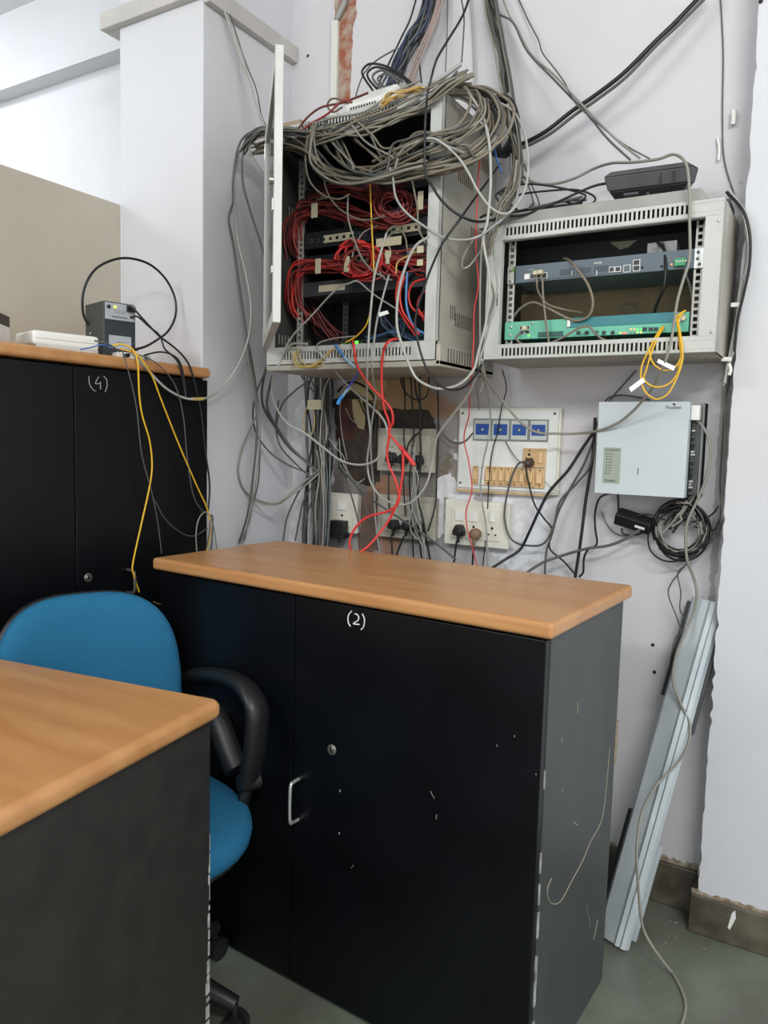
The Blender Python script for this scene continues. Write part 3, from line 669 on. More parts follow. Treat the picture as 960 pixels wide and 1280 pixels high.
# door: hinge at the front left corner, swung towards the camera
dd = Vector((.35, -.385, 0)).normalized(); dn = Vector((-dd.y, dd.x, 0))
Hn = Vector((X0-.004, YF-.012, 0)); DL = .523
TDo = Matrix(((dd.x, dn.x, 0, Hn.x), (dd.y, dn.y, 0, Hn.y), (0, 0, 1, 0), (0, 0, 0, 1)))
door = MB().box(0, .035, 0, .018, 1.492, 2.08, TDo).box(DL-.03, DL, 0, .018, 1.492, 2.08, TDo).box(.035, DL-.03, 0, .018, 1.492, 1.522, TDo).box(.035, DL-.03, 0, .018, 2.05, 2.08, TDo).build('door', M_rack, rk1, .0015)
MB().box(.035, DL-.03, .007, .011, 1.522, 2.05, TDo).build('door_glass', M_glass, door)
MB().cyl(TDo @ Vector((DL-.012, -.010, 1.80)), TDo @ Vector((DL-.012, 0, 1.80)), .009, 14).build('door_lock', M_brass, door)
MB().box(DL-.022, DL-.002, -.004, 0, 1.735, 1.76, TDo).box(DL-.022, DL-.002, -.004, 0, 1.60, 1.615, TDo).build('latch', M_rack, door)
for z in (1.52, 2.04): MB().cyl((X0-.006, YF-.004, z-.02), (X0-.006, YF-.004, z+.02), .005, 10).build('hinge', M_steel, door)
# patch panels and trays inside
def panel(label, z, h=.044, y=-.29, x0=-1.372, x1=-.965, depth=.12, tape=(), jacks=0, m=M_pan):
    t = thing('patch_panel', label, 'patch panel', ((x0+x1)/2, y+depth/2, z))
    Box('body', m, t, x0, x1, y, y+depth, z, z+h, bevel=.001)
    for i in range(jacks):
        xx = x0+.02+i*(x1-x0-.04)/jacks
        port(xx, xx+.012, z+h*.35, z+h*.35+.011, y, t, mat('jack_grey', (90, 90, 88), .5), name='jack')
    for a, b in tape: MB().box(a, b, y-.0012, y, z+h*.25, z+h*.7).build('tape_label', M_tape, t)
    return t
zz = lambda py: at(430, py, -.29).z
panel('black patch panel with a strip of masking tape, upper row in the open rack', zz(306), .046, tape=((-1.30, -1.20), (-1.08, -.99)), jacks=16)
panel('black patch panel behind the red loops, middle row in the open rack', zz(330)-.012, .044, jacks=20, tape=((-1.20, -1.05),))
panel('grey metal tray with a taped label under the lower red loops', zz(367), .04, tape=((-1.315, -1.225),), m=mat('tray_grey', (62, 64, 66), .5))
panel('dark patch panel at the top of the open rack above the red bundles', zz(250), .044, jacks=14, tape=((-1.33, -1.29),))
sw = thing('network_switch', 'small black switch with green lights on the floor of the open rack', 'network device', (-1.2, -.25, 1.496))
Box('body', mat('switch_dark', (40, 46, 48), .5), sw, -1.30, -1.05, -.30, -.18, 1.494, 1.512, bevel=.001)
for px, m in ((431, M_ledg), (437, M_ledg), (446, M_ledg), (428, M_ledg), (452, M_ledy)):
    p = at(px, 428, -.30); MB().box(p.x-(.005 if px == 446 else .0018), p.x+(.005 if px == 446 else .0018), -.3012, -.2995, 1.501, 1.501+(.007 if px == 446 else .003)).build('indicator_light', m if px == 446 else mat('led_dim', (70, 150, 60), .4, emit=.5), sw)
# router on top of the rack
rt = thing('wireless_router', 'white plastic router on top of the large rack under the cables', 'router', (-1.16, -.25, 2.101))
Tr = Matrix.Translation((-1.172, -.235, 2.150)) @ Matrix.Rotation(math.radians(-4), 4, 'Z') @ Matrix.Rotation(math.radians(38), 4, 'X')
frustum(MB(), .066, .06, .058, .052, .0, .034, Tr).build('case', M_pw, rt, .004)
MB().box(-.045, .04, -.0605, -.057, .006, .018, Tr).build('front_strip', mat('router_grey', (150, 150, 142), .5), rt)
for i in range(10): MB().box(-.042+i*.009, -.039+i*.009, -.0575, -.053, .022, .027, Tr).build('vent', M_kp2, rt)
# carton-like tan block next to it
tag(MB().box(-1.47, -1.36, -.33, -.26, 2.101, 2.122).build('wooden_block', mat('block_tan', (150, 136, 112), .8, noise=.15), None, .003), 'dusty tan block lying on the left end of the large rack top', 'block')
# roll of black cable behind the rack corner
mb = MB()
rc = at(634, 165, -.10); mb2 = []
for k in range(5):
    P = []
    for i in range(33):
        a = 2*math.pi*i/32; P.append(rc+Vector((math.cos(a)*(.030+.003*k), -.012*k+.01*math.sin(a*2), math.sin(a)*(.062+.003*k))))
    mb.tube(P, .0065, 8, cap=False)
tag(mb.build('cable_roll', M_k), 'thick roll of black cable behind the top right corner of the large rack', 'cable roll')

# ------------------------------------------------------------------ wall boxes and sockets
def quadbox(name, m, parent, pxa, pxb, y0, y1, bevel=.002):
    a, b = at(*pxa, y0), at(*pxb, y0); return Box(name, m, parent, a.x, b.x, y0, y1, b.z, a.z, bevel=bevel)
def hole(x, z, y, parent, r=.003, name='pin_hole'): return MB().lathe((x, y, z), (0, -1, 0), [(r, 0), (r, .0006)], 10).build(name, M_kp, parent)
def socketbox(label, x0, x1, z0, z1, thick, mods, m=M_cream):
    """mods: list of (fraction x0, x1, kind); kind s = two-part switch, o = outlet"""
    t = thing('socket_box', label, 'power socket', ((x0+x1)/2, -thick, z0))
    gm = m if not label.startswith('grimy') else mat('darker_cream', (168, 164, 150), .55, noise=.2, nscale=14)  # the two middle boxes get a darker, blotchier cream
    m = gm
    Box('back_box', m, t, x0, x1, -thick*.6, -.0005, z0, z1, bevel=.002)
    Box('frame', m, t, x0-.003, x1+.003, -thick, -thick*.6, z0-.003, z1+.003, bevel=.003)
    Wd, Hh = x1-x0, z1-z0; y = -thick
    for a, b, kinds in mods:
        u0, u1 = x0+Wd*a, x0+Wd*b
        g = Box('module', mat('darker_module', (178, 175, 162), .5, noise=.12, nscale=16) if label.startswith('grimy') else mat('module_cream', (222, 219, 204), .35, noise=.06, nscale=20), t, u0, u1, y-.003, y, z0+Hh*.14, z1-Hh*.14, bevel=.0012)
        for fx0, fx1, fz0, fz1 in kinds.get('s', ()):
            Box('switch', M_pw if not label.startswith('grimy') else m, g, u0+(u1-u0)*fx0, u0+(u1-u0)*fx1, y-.007, y-.003, z0+Hh*fz0, z0+Hh*fz1, bevel=.001)
        for fx, fz in kinds.get('o', ()):
            cx, cz = u0+(u1-u0)*fx, z0+Hh*fz
            for dx, dz, r in ((0, .012, .0042), (-.011, -.007, .003), (.011, -.007, .003)): hole(cx+dx, cz+dz, y-.003, g, r)
    return t, y-.003
def plug(label, px, py, y, size=.024, m=M_kp, tri=True):
    c = at(px, py, y-.014); t = thing('power_plug', label, 'plug', tuple(c))
    c = Vector((c.x, y, c.z)); s = size
    if tri:
        P = [Vector((c.x+a*s, y-.001, c.z+b*s)) for a, b in ((-.42, .72), (.42, .72), (.78, -.1), (.72, -.66), (-.72, -.66), (-.78, -.1))]
        MB().prism(P, (0, -.020, 0)).build('plug_body', m, t, .003)
        Q = [Vector((c.x+a*s*.8, y-.021, c.z+b*s*.8)) for a, b in ((-.42, .72), (.42, .72), (.78, -.1), (.72, -.66), (-.72, -.66), (-.78, -.1))]
        MB().prism(Q, (0, -.010, 0)).build('plug_grip', m, t, .003)
    else:
        MB().lathe((c.x, y-.001, c.z), (0, -1, 0), [(s*.8, 0), (s*.8, .012), (s*.6, .020), (s*.45, .022)], 20).build('plug_body', m, t)
    MB().tube([(c.x, y-.014, c.z-s*.6), (c.x, y-.016, c.z-s*1.1), (c.x, y-.014, c.z-s*1.5)], [.0062, .0052, .004], 10).build('strain_relief', m, t)
    return t
two = {'s': ((.14, .42, .55, .80), (.56, .84, .55, .80)), 'o': ((.28, .34), (.72, .34))}
one = {'s': ((.3, .7, .58, .78),), 'o': ((.5, .34),)}
_, ys = socketbox('cream socket box with a black and a brown plug, lowest right of the wall sockets', -1.016, -.816, .931, 1.060, .03, ((.10, .62, two), (.64, .90, one)))
plug('black three-pin plug in the right-hand socket box', 573.5, 663, ys, .024)
plug('round brown plug next to the black one in the right-hand socket box', 593, 668, ys, .022, M_brownp, False)
_, yu = socketbox('grimy cream socket box below the broken wall cavity, upper of the middle pair', -1.262, -1.062, 1.142, 1.271, .03, ((.08, .60, two), (.62, .92, one)))
plug('black plug at the left of the upper middle socket box', 489, 572, yu, .023)
plug('black plug at the centre of the upper middle socket box', 503, 574, yu, .021)
plug('black plug at the right of the upper middle socket box', 523, 575, yu, .020)
_, yl = socketbox('grimy cream socket box close above the cupboard top, lower of the middle pair', -1.256, -1.054, .932, 1.062, .03, ((.08, .60, two), (.62, .92, one)))
plug('black plug at the left of the lower middle socket box', 492, 656, yl, .023)
plug('black plug at the centre of the lower middle socket box', 508, 657, yl, .022)
plug('black plug at the right of the lower middle socket box', 524, 660, yl, .021)
_, yg = socketbox('cream socket box at the far left beside the grey cable trunk', -1.446, -1.338, .932, 1.056, .03, ((.12, .88, one),))
ad = thing('power_adapter', 'square black adapter plugged in the far left socket box', 'power adapter', (-1.40, -.05, .93))
p = at(423, 662, yg-.02); Box('case', M_kp, ad, p.x-.026, p.x+.026, yg-.032, yg, p.z-.03, p.z+.03, bevel=.003)
MB().cyl((p.x, yg-.016, p.z-.03), (p.x, yg-.016, p.z-.045), .004, 8).build('strain_relief', M_kp, ad)
# distribution board
db = thing('distribution_board', 'white wall board carrying four blue panels and a row of beige switches', 'switchboard', (-.83, -.01, 1.09))
Box('backing', MC['module_cream'] if 'module_cream' in MC else M_cream, db, -.990, -.676, -.016, -.0005, 1.094, 1.338, bevel=.002)
Box('front_plate', mat('board_white', (222, 226, 222), .35, noise=.04), db, -.984, -.682, -.022, -.016, 1.100, 1.332, bevel=.002)
Box('bottom_edge', M_ivory, db, -.990, -.70, -.020, -.0005, 1.089, 1.0935)
for i, px in enumerate((592, 614.5, 638, 662)):
    a = at(px, 523+i*.4, -.026); b = at(px+22.5, 551+i*.4, -.026)
    g = Box('blue_indicator', mat('meter_grey', (124, 132, 130), .5), db, a.x, b.x, -.026, -.022, b.z, a.z, bevel=.001)
    W_, H_ = b.x-a.x, a.z-b.z
    MB().box(a.x+W_*.07, b.x-W_*.07, -.0268, -.026, b.z+H_*.07, a.z-H_*.07).build('pale_frame', mat('meter_pale', (190, 198, 194), .4), g)
    MB().box(a.x+W_*.14, b.x-W_*.14, -.0276, -.0266, b.z+H_*.26, a.z-H_*.24).build('blue_window', M_blue, g)
    MB().lathe(((a.x+b.x)/2, -.0276, (a.z+b.z)/2), (0, -1, 0), [(.0042, 0), (.0025, .003)], 12).build('lamp', M_tape, g)
for a, b, k in ((0, .085, 's'), (.085, .175, 'b'), (.175, .27, 's'), (.27, .365, 's'), (.365, .46, 's'), (.46, .555, 's'), (.555, .65, 's'), (.65, .745, 's'), (.745, .87, 'f'), (.87, 1, 'f')):
    x0, x1 = -.934+.222*a, -.934+.222*b
    m = M_pw if k == 'b' else M_ivory
    g = Box('switch_module', m, db, x0+.0004, x1-.0004, -.028, -.022, 1.112, 1.168, bevel=.0008)
    xc = (x0+x1)/2
    if k == 's': Box('rocker', mat('rocker_beige', (220, 188, 142), .35), g, xc-.006, xc+.006, -.0325, -.028, 1.127, 1.150, bevel=.001)
    if k == 'f': Box('fuse', mat('rocker_beige', (220, 188, 142), .35), g, xc-.008, xc+.008, -.036, -.028, 1.125, 1.152, bevel=.002)
    for z in (1.118, 1.162): hole(xc, z, -.028, g, .0022, 'screw_hole')
g = Box('socket_module', M_ivory, db, -.779, -.712, -.028, -.022, 1.170, 1.224, bevel=.001)
hole(-.760, 1.206, -.028, g, .004); hole(-.768, 1.196, -.028, g, .0028); hole(-.752, 1.195, -.028, g, .0028); hole(-.76, 1.218, -.028, g, .0022, 'screw_hole')
Box('rocker', MC['rocker_beige'], g, -.732, -.720, -.0325, -.028, 1.182, 1.212, bevel=.001)
for x, z in ((-.975, 1.115), (-.693, 1.115), (-.975, 1.322), (-.693, 1.322)): MB().lathe((x, -.022, z), (0, -1, 0), [(.004, 0), (.003, .001)], 10).build('screw', M_kp2, db)
tp = thing('power_plug', 'dark round two-pin plug in the beige socket of the white board', 'plug', (-.757, -.045, 1.182))
MB().lathe((-.757, -.028, 1.183), (0, -1, -.1), [(.014, 0), (.013, .012), (.009, .022), (.005, .026)], 16).build('plug_body', mat('plug_brownish', (70, 58, 50), .5), tp)
# pale controller box with its lid slid to the left
bx = thing('power_controller', 'pale metal box with a green label hanging below the small rack', 'electrical box', (-.43, -.06, 1.114))
Box('base', mat('box_base', (150, 154, 150), .5, noise=.08), bx, -.540, -.300, -.004, -.0005, 1.114, 1.349)
base = MB(); comb(base, -.0, .10, 0, .235, 0, .0015, .06, .09, .02, .215, 1, .03)
fl = MB()
fl.box(-.3005, -.299, -.075, -.004, 1.114, 1.349)
fl.build('side_flange', MC['box_base'], bx)
fl = MB()
for i in range(30): fl.box(-.2985, -.2978, -.030, -.022, 1.122+i*.0074, 1.126+i*.0074)
fl.build('flange_holes', M_kp, bx)
Box('inner_board', M_kp2, bx, -.33, -.301, -.07, -.004, 1.12, 1.34)
Box('inner_box', M_pw, bx, -.324, -.304, -.10, -.07, 1.305, 1.342, bevel=.002)
for i in range(24):
    z = 1.122+i*.0074; Box('inner_component', random.choice((M_rail, M_kp, M_kp2, M_kp, M_dg)), bx, -.322, -.322+random.uniform(.004, .010), -.080, -.07, z, z+.005)
MB().box(-.312, -.299, -.046, -.0445, 1.114, 1.349).box(-.3005, -.299, -.0445, -.004, 1.114, 1.349).build('front_flange', MC['box_base'], bx)
fl = MB()
for i in range(30): fl.box(-.3045, -.302, -.0464, -.046, 1.122+i*.0074, 1.1255+i*.0074)
fl.build('front_flange_holes', M_kp, bx)
lid = MB().box(-.545, -.3245, -.12, -.118, 1.114, 1.349).box(-.545, -.543, -.118, -.03, 1.114, 1.349).box(-.3265, -.3245, -.118, -.085, 1.114, 1.349).box(-.545, -.3245, -.118, -.085, 1.347, 1.349).box(-.545, -.3245, -.118, -.06, 1.114, 1.116).build('lid', M_box, bx, .0015)
MB().box(-.526, -.482, -.1206, -.12, 1.141, 1.233).build('status_label', M_lab, lid)
lb = MB()
for i in range(8): lb.lathe((-.517, -.1206, 1.2165-i*.0072), (0, -1, 0), [(.0016, 0), (.0016, .0004)], 8)
lb.build('indicator_row', M_ink, lid)
for i, s_ in enumerate(('MAINS', 'SOLAR', 'CHARGE', 'INVERT', 'LOAD', 'LOW', 'FULL', 'ON')):
    lb = MB(); n_ = (6, 5, 5, 5, 5, 5, 4, 3)[i]
    for k in range(n_): lb.box(-.5125+k*.0019, -.5113+k*.0019, -.1209, -.1205, 1.2155-i*.0072, 1.2175-i*.0072)
    lb.build('row_caption', M_ink, lid)
text('label_heading', 'UV-POWER', (-.504, -.1208, 1.226), .0072, M_ink, lid)
text('label_brand', 'Fluxibel', (-.506, -.1208, 1.148), .0090, M_ink, lid)
text('box_brand', 'Fluxibel', (-.3615, -.1203, 1.3345), .0115, M_ink, lid)
lb = MB().lathe((-.3605, -.1201, 1.3425), (0, -1, 0), [(.003, 0), (.003, .0005)], 12); lb.build('brand_symbol', M_ink, lid)
MB().box(-.4385, -.4365, -.1206, -.12, 1.166, 1.184).build('scratch', M_kp2, lid)
# black adapter under the box
ab = thing('power_adapter', 'black oblong power adapter hanging on its cable under the pale box', 'power adapter', (-.455, -.04, 1.04))
Ta = Matrix.Translation((-.456, -.045, 1.041)) @ Matrix.Rotation(math.radians(14), 4, 'Y') @ Matrix.Rotation(math.radians(25), 4, 'X')
MB().box(-.048, .048, -.02, .02, -.017, .017, Ta).build('case', M_kp, ab, .004)
MB().box(.008, .034, -.0205, -.0195, -.004, .003, Ta).build('white_sticker', M_paper, ab)

# ------------------------------------------------------------------ leaning metal channel
a0, a1 = Vector((-.40, -.255, 0.008)), Vector((-.262, -.03, .850)); ax = (a1-a0); LN = ax.length; ax.normalize()
cv = Vector(CO)-(a0+a1)/2; nrm = Vector((-.25, -1, 0)); nrm = (nrm-ax*nrm.dot(ax)).normalized(); sx = ax.cross(nrm)*-1
if sx.x < 0: sx = -sx
mt = thing('metal_channel', 'long galvanised metal channel leaning on the wall right of the cupboard', 'metal channel', tuple(a0))
prof = [(-.043, .004), (-.036, .012), (.004, .014), (.012, .020), (.022, .016), (.027, .021), (.036, .014), (.040, .0)]
prof2 = [(x*.96, h-.0015) for x, h in prof]
ring = prof+prof2[::-1]
MB().prism([a0+sx*x+nrm*h for x, h in ring], ax*LN).build('channel', M_galv, mt)
def bar(s0, s1, x0, x1, h0, h1, name, m):
    P = [a0+ax*s0+sx*x+nrm*h for x, h in ((x0, h0), (x1, h0), (x1, h1), (x0, h1))]
    return MB().prism(P, ax*(s1-s0)).build(name, m, mt, .001)
bar(LN*.70, LN*.985, -.052, -.043, -.006, .006, 'black_strip', M_kp)
bar(LN*.02, LN*.36, -.053, -.043, -.008, .006, 'black_strip', M_kp)
bar(LN*.03, LN*.30, .040, .049, -.010, .002, 'side_lip', M_galv)
bar(LN*.62, LN*.93, .040, .046, -.016, -.004, 'rear_strip', M_kp2)

# ------------------------------------------------------------------ things on the tall cupboard
ZT = H4+.001
up = thing('backup_battery', 'dark grey mini UPS with a lit green light on top of the tall cupboard', 'UPS', (-1.70, -.66, ZT))
Tu = Matrix.Translation((-1.727, -.676, ZT)) @ Matrix.Rotation(math.radians(75), 4, 'Z')
MB().box(-.045, .045, -.05, .065, 0, .150, Tu).build('case', M_ups, up, .004)
f = MB().box(-.0435, .0435, -.0525, -.05, .003, .147, Tu).build('front_panel', mat('ups_front', (46, 52, 56), .4), up, .001)
g = MB().box(-.041, .041, -.0535, -.0525, .103, .146, Tu).build('silver_plate', M_label, f)
MB().box(-.031, .031, -.0535, -.0525, .028, .062, Tu).build('maker_label', M_label, f)
MB().box(-.009, .009, -.0542, -.0535, .038, .045, Tu).build('blue_mark', M_b, f)
MB().lathe(Tu @ Vector((-.031, -.0535, .135)), Tu.to_3x3() @ Vector((0, -1, 0)), [(.0055, 0), (.0045, .003)], 14).build('power_button', M_kp, g)
MB().box(-.017, -.010, -.0552, -.0535, .134, .139, Tu).build('green_light', M_ledy, g)
MB().box(.018, .040, -.062, -.0535, .128, .140, Tu).build('power_connector', M_kp, g)
for i in range(4): MB().box(-.012+i*.008, -.0107+i*.008, -.0538, -.0535, .120, .130, Tu).build('marking', M_ink, g)
mb = MB()
for i in range(18): mb.box(-.022+i*.0024, -.0205+i*.0024, -.0538, -.0535, .109, .1125, Tu)
mb.build('fine_print', M_ink, g)
MB().lathe(Tu @ Vector((-.045, .03, .07)), Tu.to_3x3() @ Vector((-1, 0, 0)), [(.004, 0), (.003, .002)], 10).build('screw', M_steel, up)
ro = thing('network_router', 'flat white router lying on the tall cupboard left of the dark UPS', 'router', (-1.75, -.86, ZT))
Tq = Matrix.Translation((-1.745, -.83, ZT)) @ Matrix.Rotation(math.radians(76), 4, 'Z')
MB().box(-.084, .084, -.06, .06, .014, .050, Tq).build('case', M_pw, ro, .009, 4)
MB().box(-.076, .080, -.062, .0, .0, .016, Tq).build('base', mat('router_base', (196, 194, 186), .5), ro, .002)
MB().box(-.078, .078, -.0605, -.0598, .030, .0312, Tq).build('seam', mat('seam_grey', (160, 160, 154), .5), ro)
mc = thing('media_converter', 'small white box with cables plugged in between white router and UPS', 'network device', (-1.65, -.70, ZT))
Tm = Matrix.Translation((-1.645, -.672, ZT)) @ Matrix.Rotation(math.radians(70), 4, 'Z')
MB().box(-.05, .045, -.02, .03, 0, .016, Tm).build('case', M_pw, mc, .002)
for x in (-.036, .0, .022): MB().box(x, x+.012, -.022, -.02, .003, .012, Tm).build('port', M_kp, mc)
for x, m in ((-.034, M_kp), (.002, M_w), (.024, M_w)): MB().box(x, x+.010, -.04, -.021, .004, .012, Tm).build('plug', m, mc)
cb = thing('carton', 'small dark and white carton at the left end of the tall cupboard top', 'carton', (-1.80, -1.03, ZT))
Tc = Matrix.Translation((-1.77, -1.03, ZT)) @ Matrix.Rotation(math.radians(40), 4, 'Z')
MB().box(-.06, .06, -.05, .05, 0, .052, Tc).build('lower_part', M_pw, cb, .001)
MB().box(-.06, .06, -.05, .05, .052, .078, Tc).build('lid', mat('carton_brown', (70, 60, 58), .6), cb, .001)
# ------------------------------------------------------------------ cables
GR = [M_g, M_gd, M_gd, M_gd2, M_dg]
TR = [M_g, M_dg, M_dg, M_gd2]
# from the ceiling
fam('dark cable in the bundle dropping from above onto the large rack', 'dark cables above the large rack', [M_k, M_nb, M_nb, M_dg, M_dg, M_k], .0031, 20,
    '541,-25,-.03 530,25,-.04 512,52,-.05 499,82,-.07 486,108,-.10 478,128,-.13', 9, .02, 2)
fam('pinkish cable beside the dark bundle above the large rack', 'pinkish cables above the large rack', [M_pk], .003, 4,
    '556,-25,-.03 541,25,-.05 527,58,-.06 515,88,-.08 507,120,-.12', 4, .01, 1)
fam('dusty grey cable in the bundle dropping behind the right end of the large rack', 'grey cables behind the large rack', [M_g, M_gd, M_gd, M_gd2, M_dg], .0031, 16,
    '611,-25,-.03 617,20,-.03 627,60,-.04 632,100,-.05 638,140,-.06 645,180,-.08 646,215,-.12', 8, .02, 2)
cable('dark cable branching left off the dark bundle over the white router', M_dg, .0022, '497,60,-.10 470,76 455,92 447,112 444,124', 'cable')
for i, s in enumerate(('466,113,-.22 455,97 453,88 462,80 480,82 500,92 517,106', '472,112,-.22 461,99 460,90 470,84 486,88 503,97 513,108', '477,112,-.22 467,100 467,93 477,88 490,93 503,102', '482,111,-.22 473,101 474,96 483,92 492,97 498,104')):
    cable('black cable looping over the back of the white router', M_k if i < 2 else M_dg, .0032, s, group='black loops behind the router')
cable('black cable falling from above to the white clip on the coil', M_k, .0032, '592,-20,-.10 579,18 560,50 546,74 539,98,-.2 534,120,-.40 532,150,-.43 531,176 532,216,-.42 540,232 550,248,-.41 565,263 582,273,-.38 598,277 618,274,-.3 640,267,-.22 660,262', n=8)
cable('short dark vertical cable between the two bundles above the large rack', M_k, .0024, '530,-10,-.05 526,30 524,70 527,104')
cable('thin dark cable falling to the white cable end over the coil', M_dg, .0022, '575,-10,-.06 580,20 579,50 577,78')
cable('thin grey wire dropping straight between the bundles above the large rack', M_dg, .0016, '560,-10,-.02 559,40 557,88 555,120')
cable('pale grey wire against the wall right of the black falling cable', M_w, .003, '588,-10,-.01 592,50 594,100 592,125')
cable('white cable sleeve poking up out of the coil', M_w, .006, '505,128,-.22 530,110 555,95 576,80', k=8)
cable('thick black twin cable running diagonally up the wall', M_k, .0055, '890,-18,-.05 871,0 845,27,-.08 818,53 779,92,-.1 740,122 716,138 684,163 659,177 640,184,-.1', n=9)
cable('second strand of the thick diagonal cable on the wall', M_dg, .0042, '893,-14,-.055 874,5 847,32,-.08 820,57 782,97,-.1 744,126 718,144 688,167 660,182 642,188,-.1', n=9)
cable('grey cable crossing the diagonal one, lowest of three', M_dg, .0028, '606,-20,-.03 620,14 641,28 659,64,-.05 691,98 714,122,-.11 737,146 760,174 788,200,-.12')
cable('grey cable crossing the diagonal one, middle of three', M_g, .0028, '622,-20,-.03 636,18 648,38 664,68,-.05 693,94 716,119,-.115 742,146 770,174 800,198,-.12')
cable('thin grey cable crossing the diagonal one, rising to a loose kink on the wall', M_dg, .0019, '640,-20,-.005 660,25 673,50,-.02 678,66 691,83,-.05 705,102 712,116,-.115 722,132 748,155 779,180 813,199,-.12')
cable('thin wire fixed down the wall beside the right pillar', M_dg, .0016, '900,-15,-.004 902,20 904,71 903,142 905,198 917,241 925,262')
cable('white cable clip and stub hanging on the wall by the right pillar', M_pw, .0065, '917,138,-.012 917,146 916,156', cat='clip')
cable('short white peg on the wall above the small rack', M_pw, .0035, '897,172,-.008 899,185 898,201', cat='peg')

# the coil lying over the large rack
LAB = 'dusty grey cable in the tangled coil draped over the large rack'
G_ = 'cables of the tangled coil'
fam('dusty grey cable in the lower festoon of the tangled coil', 'lower festoon of the coil', GR, .0034, 15, '326,184,-.30 352,178,-.33 380,184,-.38 396,196 405,208 424,218,-.40 452,221 482,218 512,210 542,204 572,196,-.38 598,184 614,166,-.33 612,142,-.28 594,122,-.22 572,112,-.18', 9, .02, 2)
fam('dusty grey cable along the upper strand of the tangled coil', 'upper strand of the coil', GR, .0032, 12, '318,190,-.26 345,184 385,176,-.37 420,168,-.39 458,158 495,144 530,126,-.36 560,104 580,94', 8, .02, 3.5)
fam('dusty grey cable looping back over the right half of the tangled coil', 'right half of the coil', GR, .0034, 11, '470,214,-.38 505,196,-.40 545,178,-.40 578,166 598,148,-.35 600,130,-.30 590,118,-.24 570,112,-.2 545,118,-.16', 8, .02, 3)
fam('dusty grey cable at the right-hand bend of the tangled coil', 'right bend of the coil', GR, .0033, 10, '560,118,-.16 590,114,-.2 615,120,-.26 628,142,-.3 625,166,-.32 606,188,-.34 575,205,-.37 545,214,-.39 510,219', 6, .015, 2)
fam('dusty grey cable at the left-hand bend of the tangled coil', 'left bend of the coil', GR, .0032, 8, '394,158,-.36 388,180,-.39 392,204 412,222 438,228,-.41 470,224 500,214 530,206', 6, .015, 2)
fam('dusty grey cable crossing the dark gap inside the tangled coil', 'cables crossing inside the coil', GR, .0032, 8, '404,150,-.35 415,175,-.38 430,200,-.40 452,212 482,210 500,190 512,175 535,168 560,176 580,186', 8, .015, 4)
fam('short taupe cable straggling across the middle of the tangled coil', 'middle of the coil', [M_gd, M_g], .0027, 5, '440,160,-.37 460,180,-.39 484,196 500,204 524,208', 12, .015, 4)
fam('grey cable end bent in a small eye on top of the coil', 'small eyes on the coil', [M_gd2, M_dg], .003, 3, '540,125,-.25 556,112 566,100 577,98 578,106 566,108 556,104', 3, .01, 1)
fam('grey cable in the sheaf spilling left over the rack door', 'cables spilling left of the large rack', [M_dg, M_dg, M_g, M_gd2], .0028, 9, '420,176,-.36 390,168,-.37 355,162,-.38 330,164,-.36 312,176,-.34 304,190,-.32', 6, .02, 2)
cable('dull red cable looping over the left end of the large rack', M_rd2, .003, '372,162,-.36 385,146 402,134 425,129 445,122 460,116')
cable('second dull red cable at the left end of the large rack', M_rd, .003, '370,168,-.36 390,154 410,142 428,126 440,128')
cable('dark curl at the foot of the brick strip', M_gd2, .003, '428,134,-.12 416,140 409,132 414,124 424,124 436,130')
fam('yellow cable behind the white router', 'yellow cables behind the router', [mat('cable_orange', (186, 140, 60), .5), M_yp], .0024, 5, '474,134,-.36 486,124 500,118 514,114 528,112', 4, .012, 2)
fam('grey cable lying along the front top edge of the large rack', 'cables along the rack top edge', [M_gd, M_gd2, M_g], .0028, 6, '395,166,-.36 430,160,-.38 470,148 505,132,-.36 535,116', 9, .015, 3)

# right of the large rack
cable('long pale cable hanging straight down the side of the large rack', M_w, .0035, '586,116,-.30 602,142,-.34 610,170,-.36 613,200 613,237 609,278 604,300,-.36 612,350,-.36 608,400 598,440 592,462,-.36 575,480 552,486 535,482,-.38 520,472,-.40 510,452 502,430 496,405 498,366 508,330 520,307 536,296', n=8)
cable('pale cable swinging in a wide loop from the coil to the small rack', M_w, .0031, '520,178,-.42 540,173 557,182,-.42 573,197 585,215 597,238,-.38 612,258 627,267,-.34 640,263 655,240 660,213 658,178,-.25 650,153 640,138,-.2 620,127 595,122 565,123')
cable('grey cable dipping across the side of the large rack to the small one', M_g2, .0031, '487,210,-.42 491,222 495,247 508,266 529,282 550,295 572,300 595,297,-.38 615,284 640,262,-.3 648,235,-.25 650,200 640,160,-.15 634,130')
cable('grey cable making a narrow drop loop between the racks', M_g2, .0027, '594,296,-.37 584,312 578,326 579,335 588,331 602,312 616,290 628,270 640,240,-.25 646,200')
cable('dark cable slanting across the side of the large rack', M_k, .003, '625,205,-.2 610,226,-.3 592,250 575,274,-.38 554,303,-.40 539,335 530,360 522,385 519,405 523,430 532,458,-.40 545,478 562,487 580,484 594,470 602,455')
cable('thin red wire hanging down between the racks to the right socket box', M_r, .0018, '600,190,-.3 598,220,-.3 596,268 595,314 598,355 593,387 592,428 590,466,-.28 587,495,-.15 586,520 580,547,-.08 586,578 590,612,-.07 583,637 584,660 592,690 597,712,-.06')
cable('grey cable running down at the left edge of the small rack, nearest the red wire', M_g, .0027, '603,290,-.33 601,330 600,380 600,430 599,458')
cable('grey cable bowing out beside the left edge of the small rack', M_g2, .0027, '614,280,-.30 619,325 621,365 612,405 604,435 601,455,-.28 607,480 613,515,-.1 610,550 604,578 601,615 608,660,-.06 610,712')
cable('grey cable crossing the others at the left edge of the small rack', M_g, .0028, '602,298,-.33 612,345 617,372 608,405 601,430 606,470,-.2 600,490')
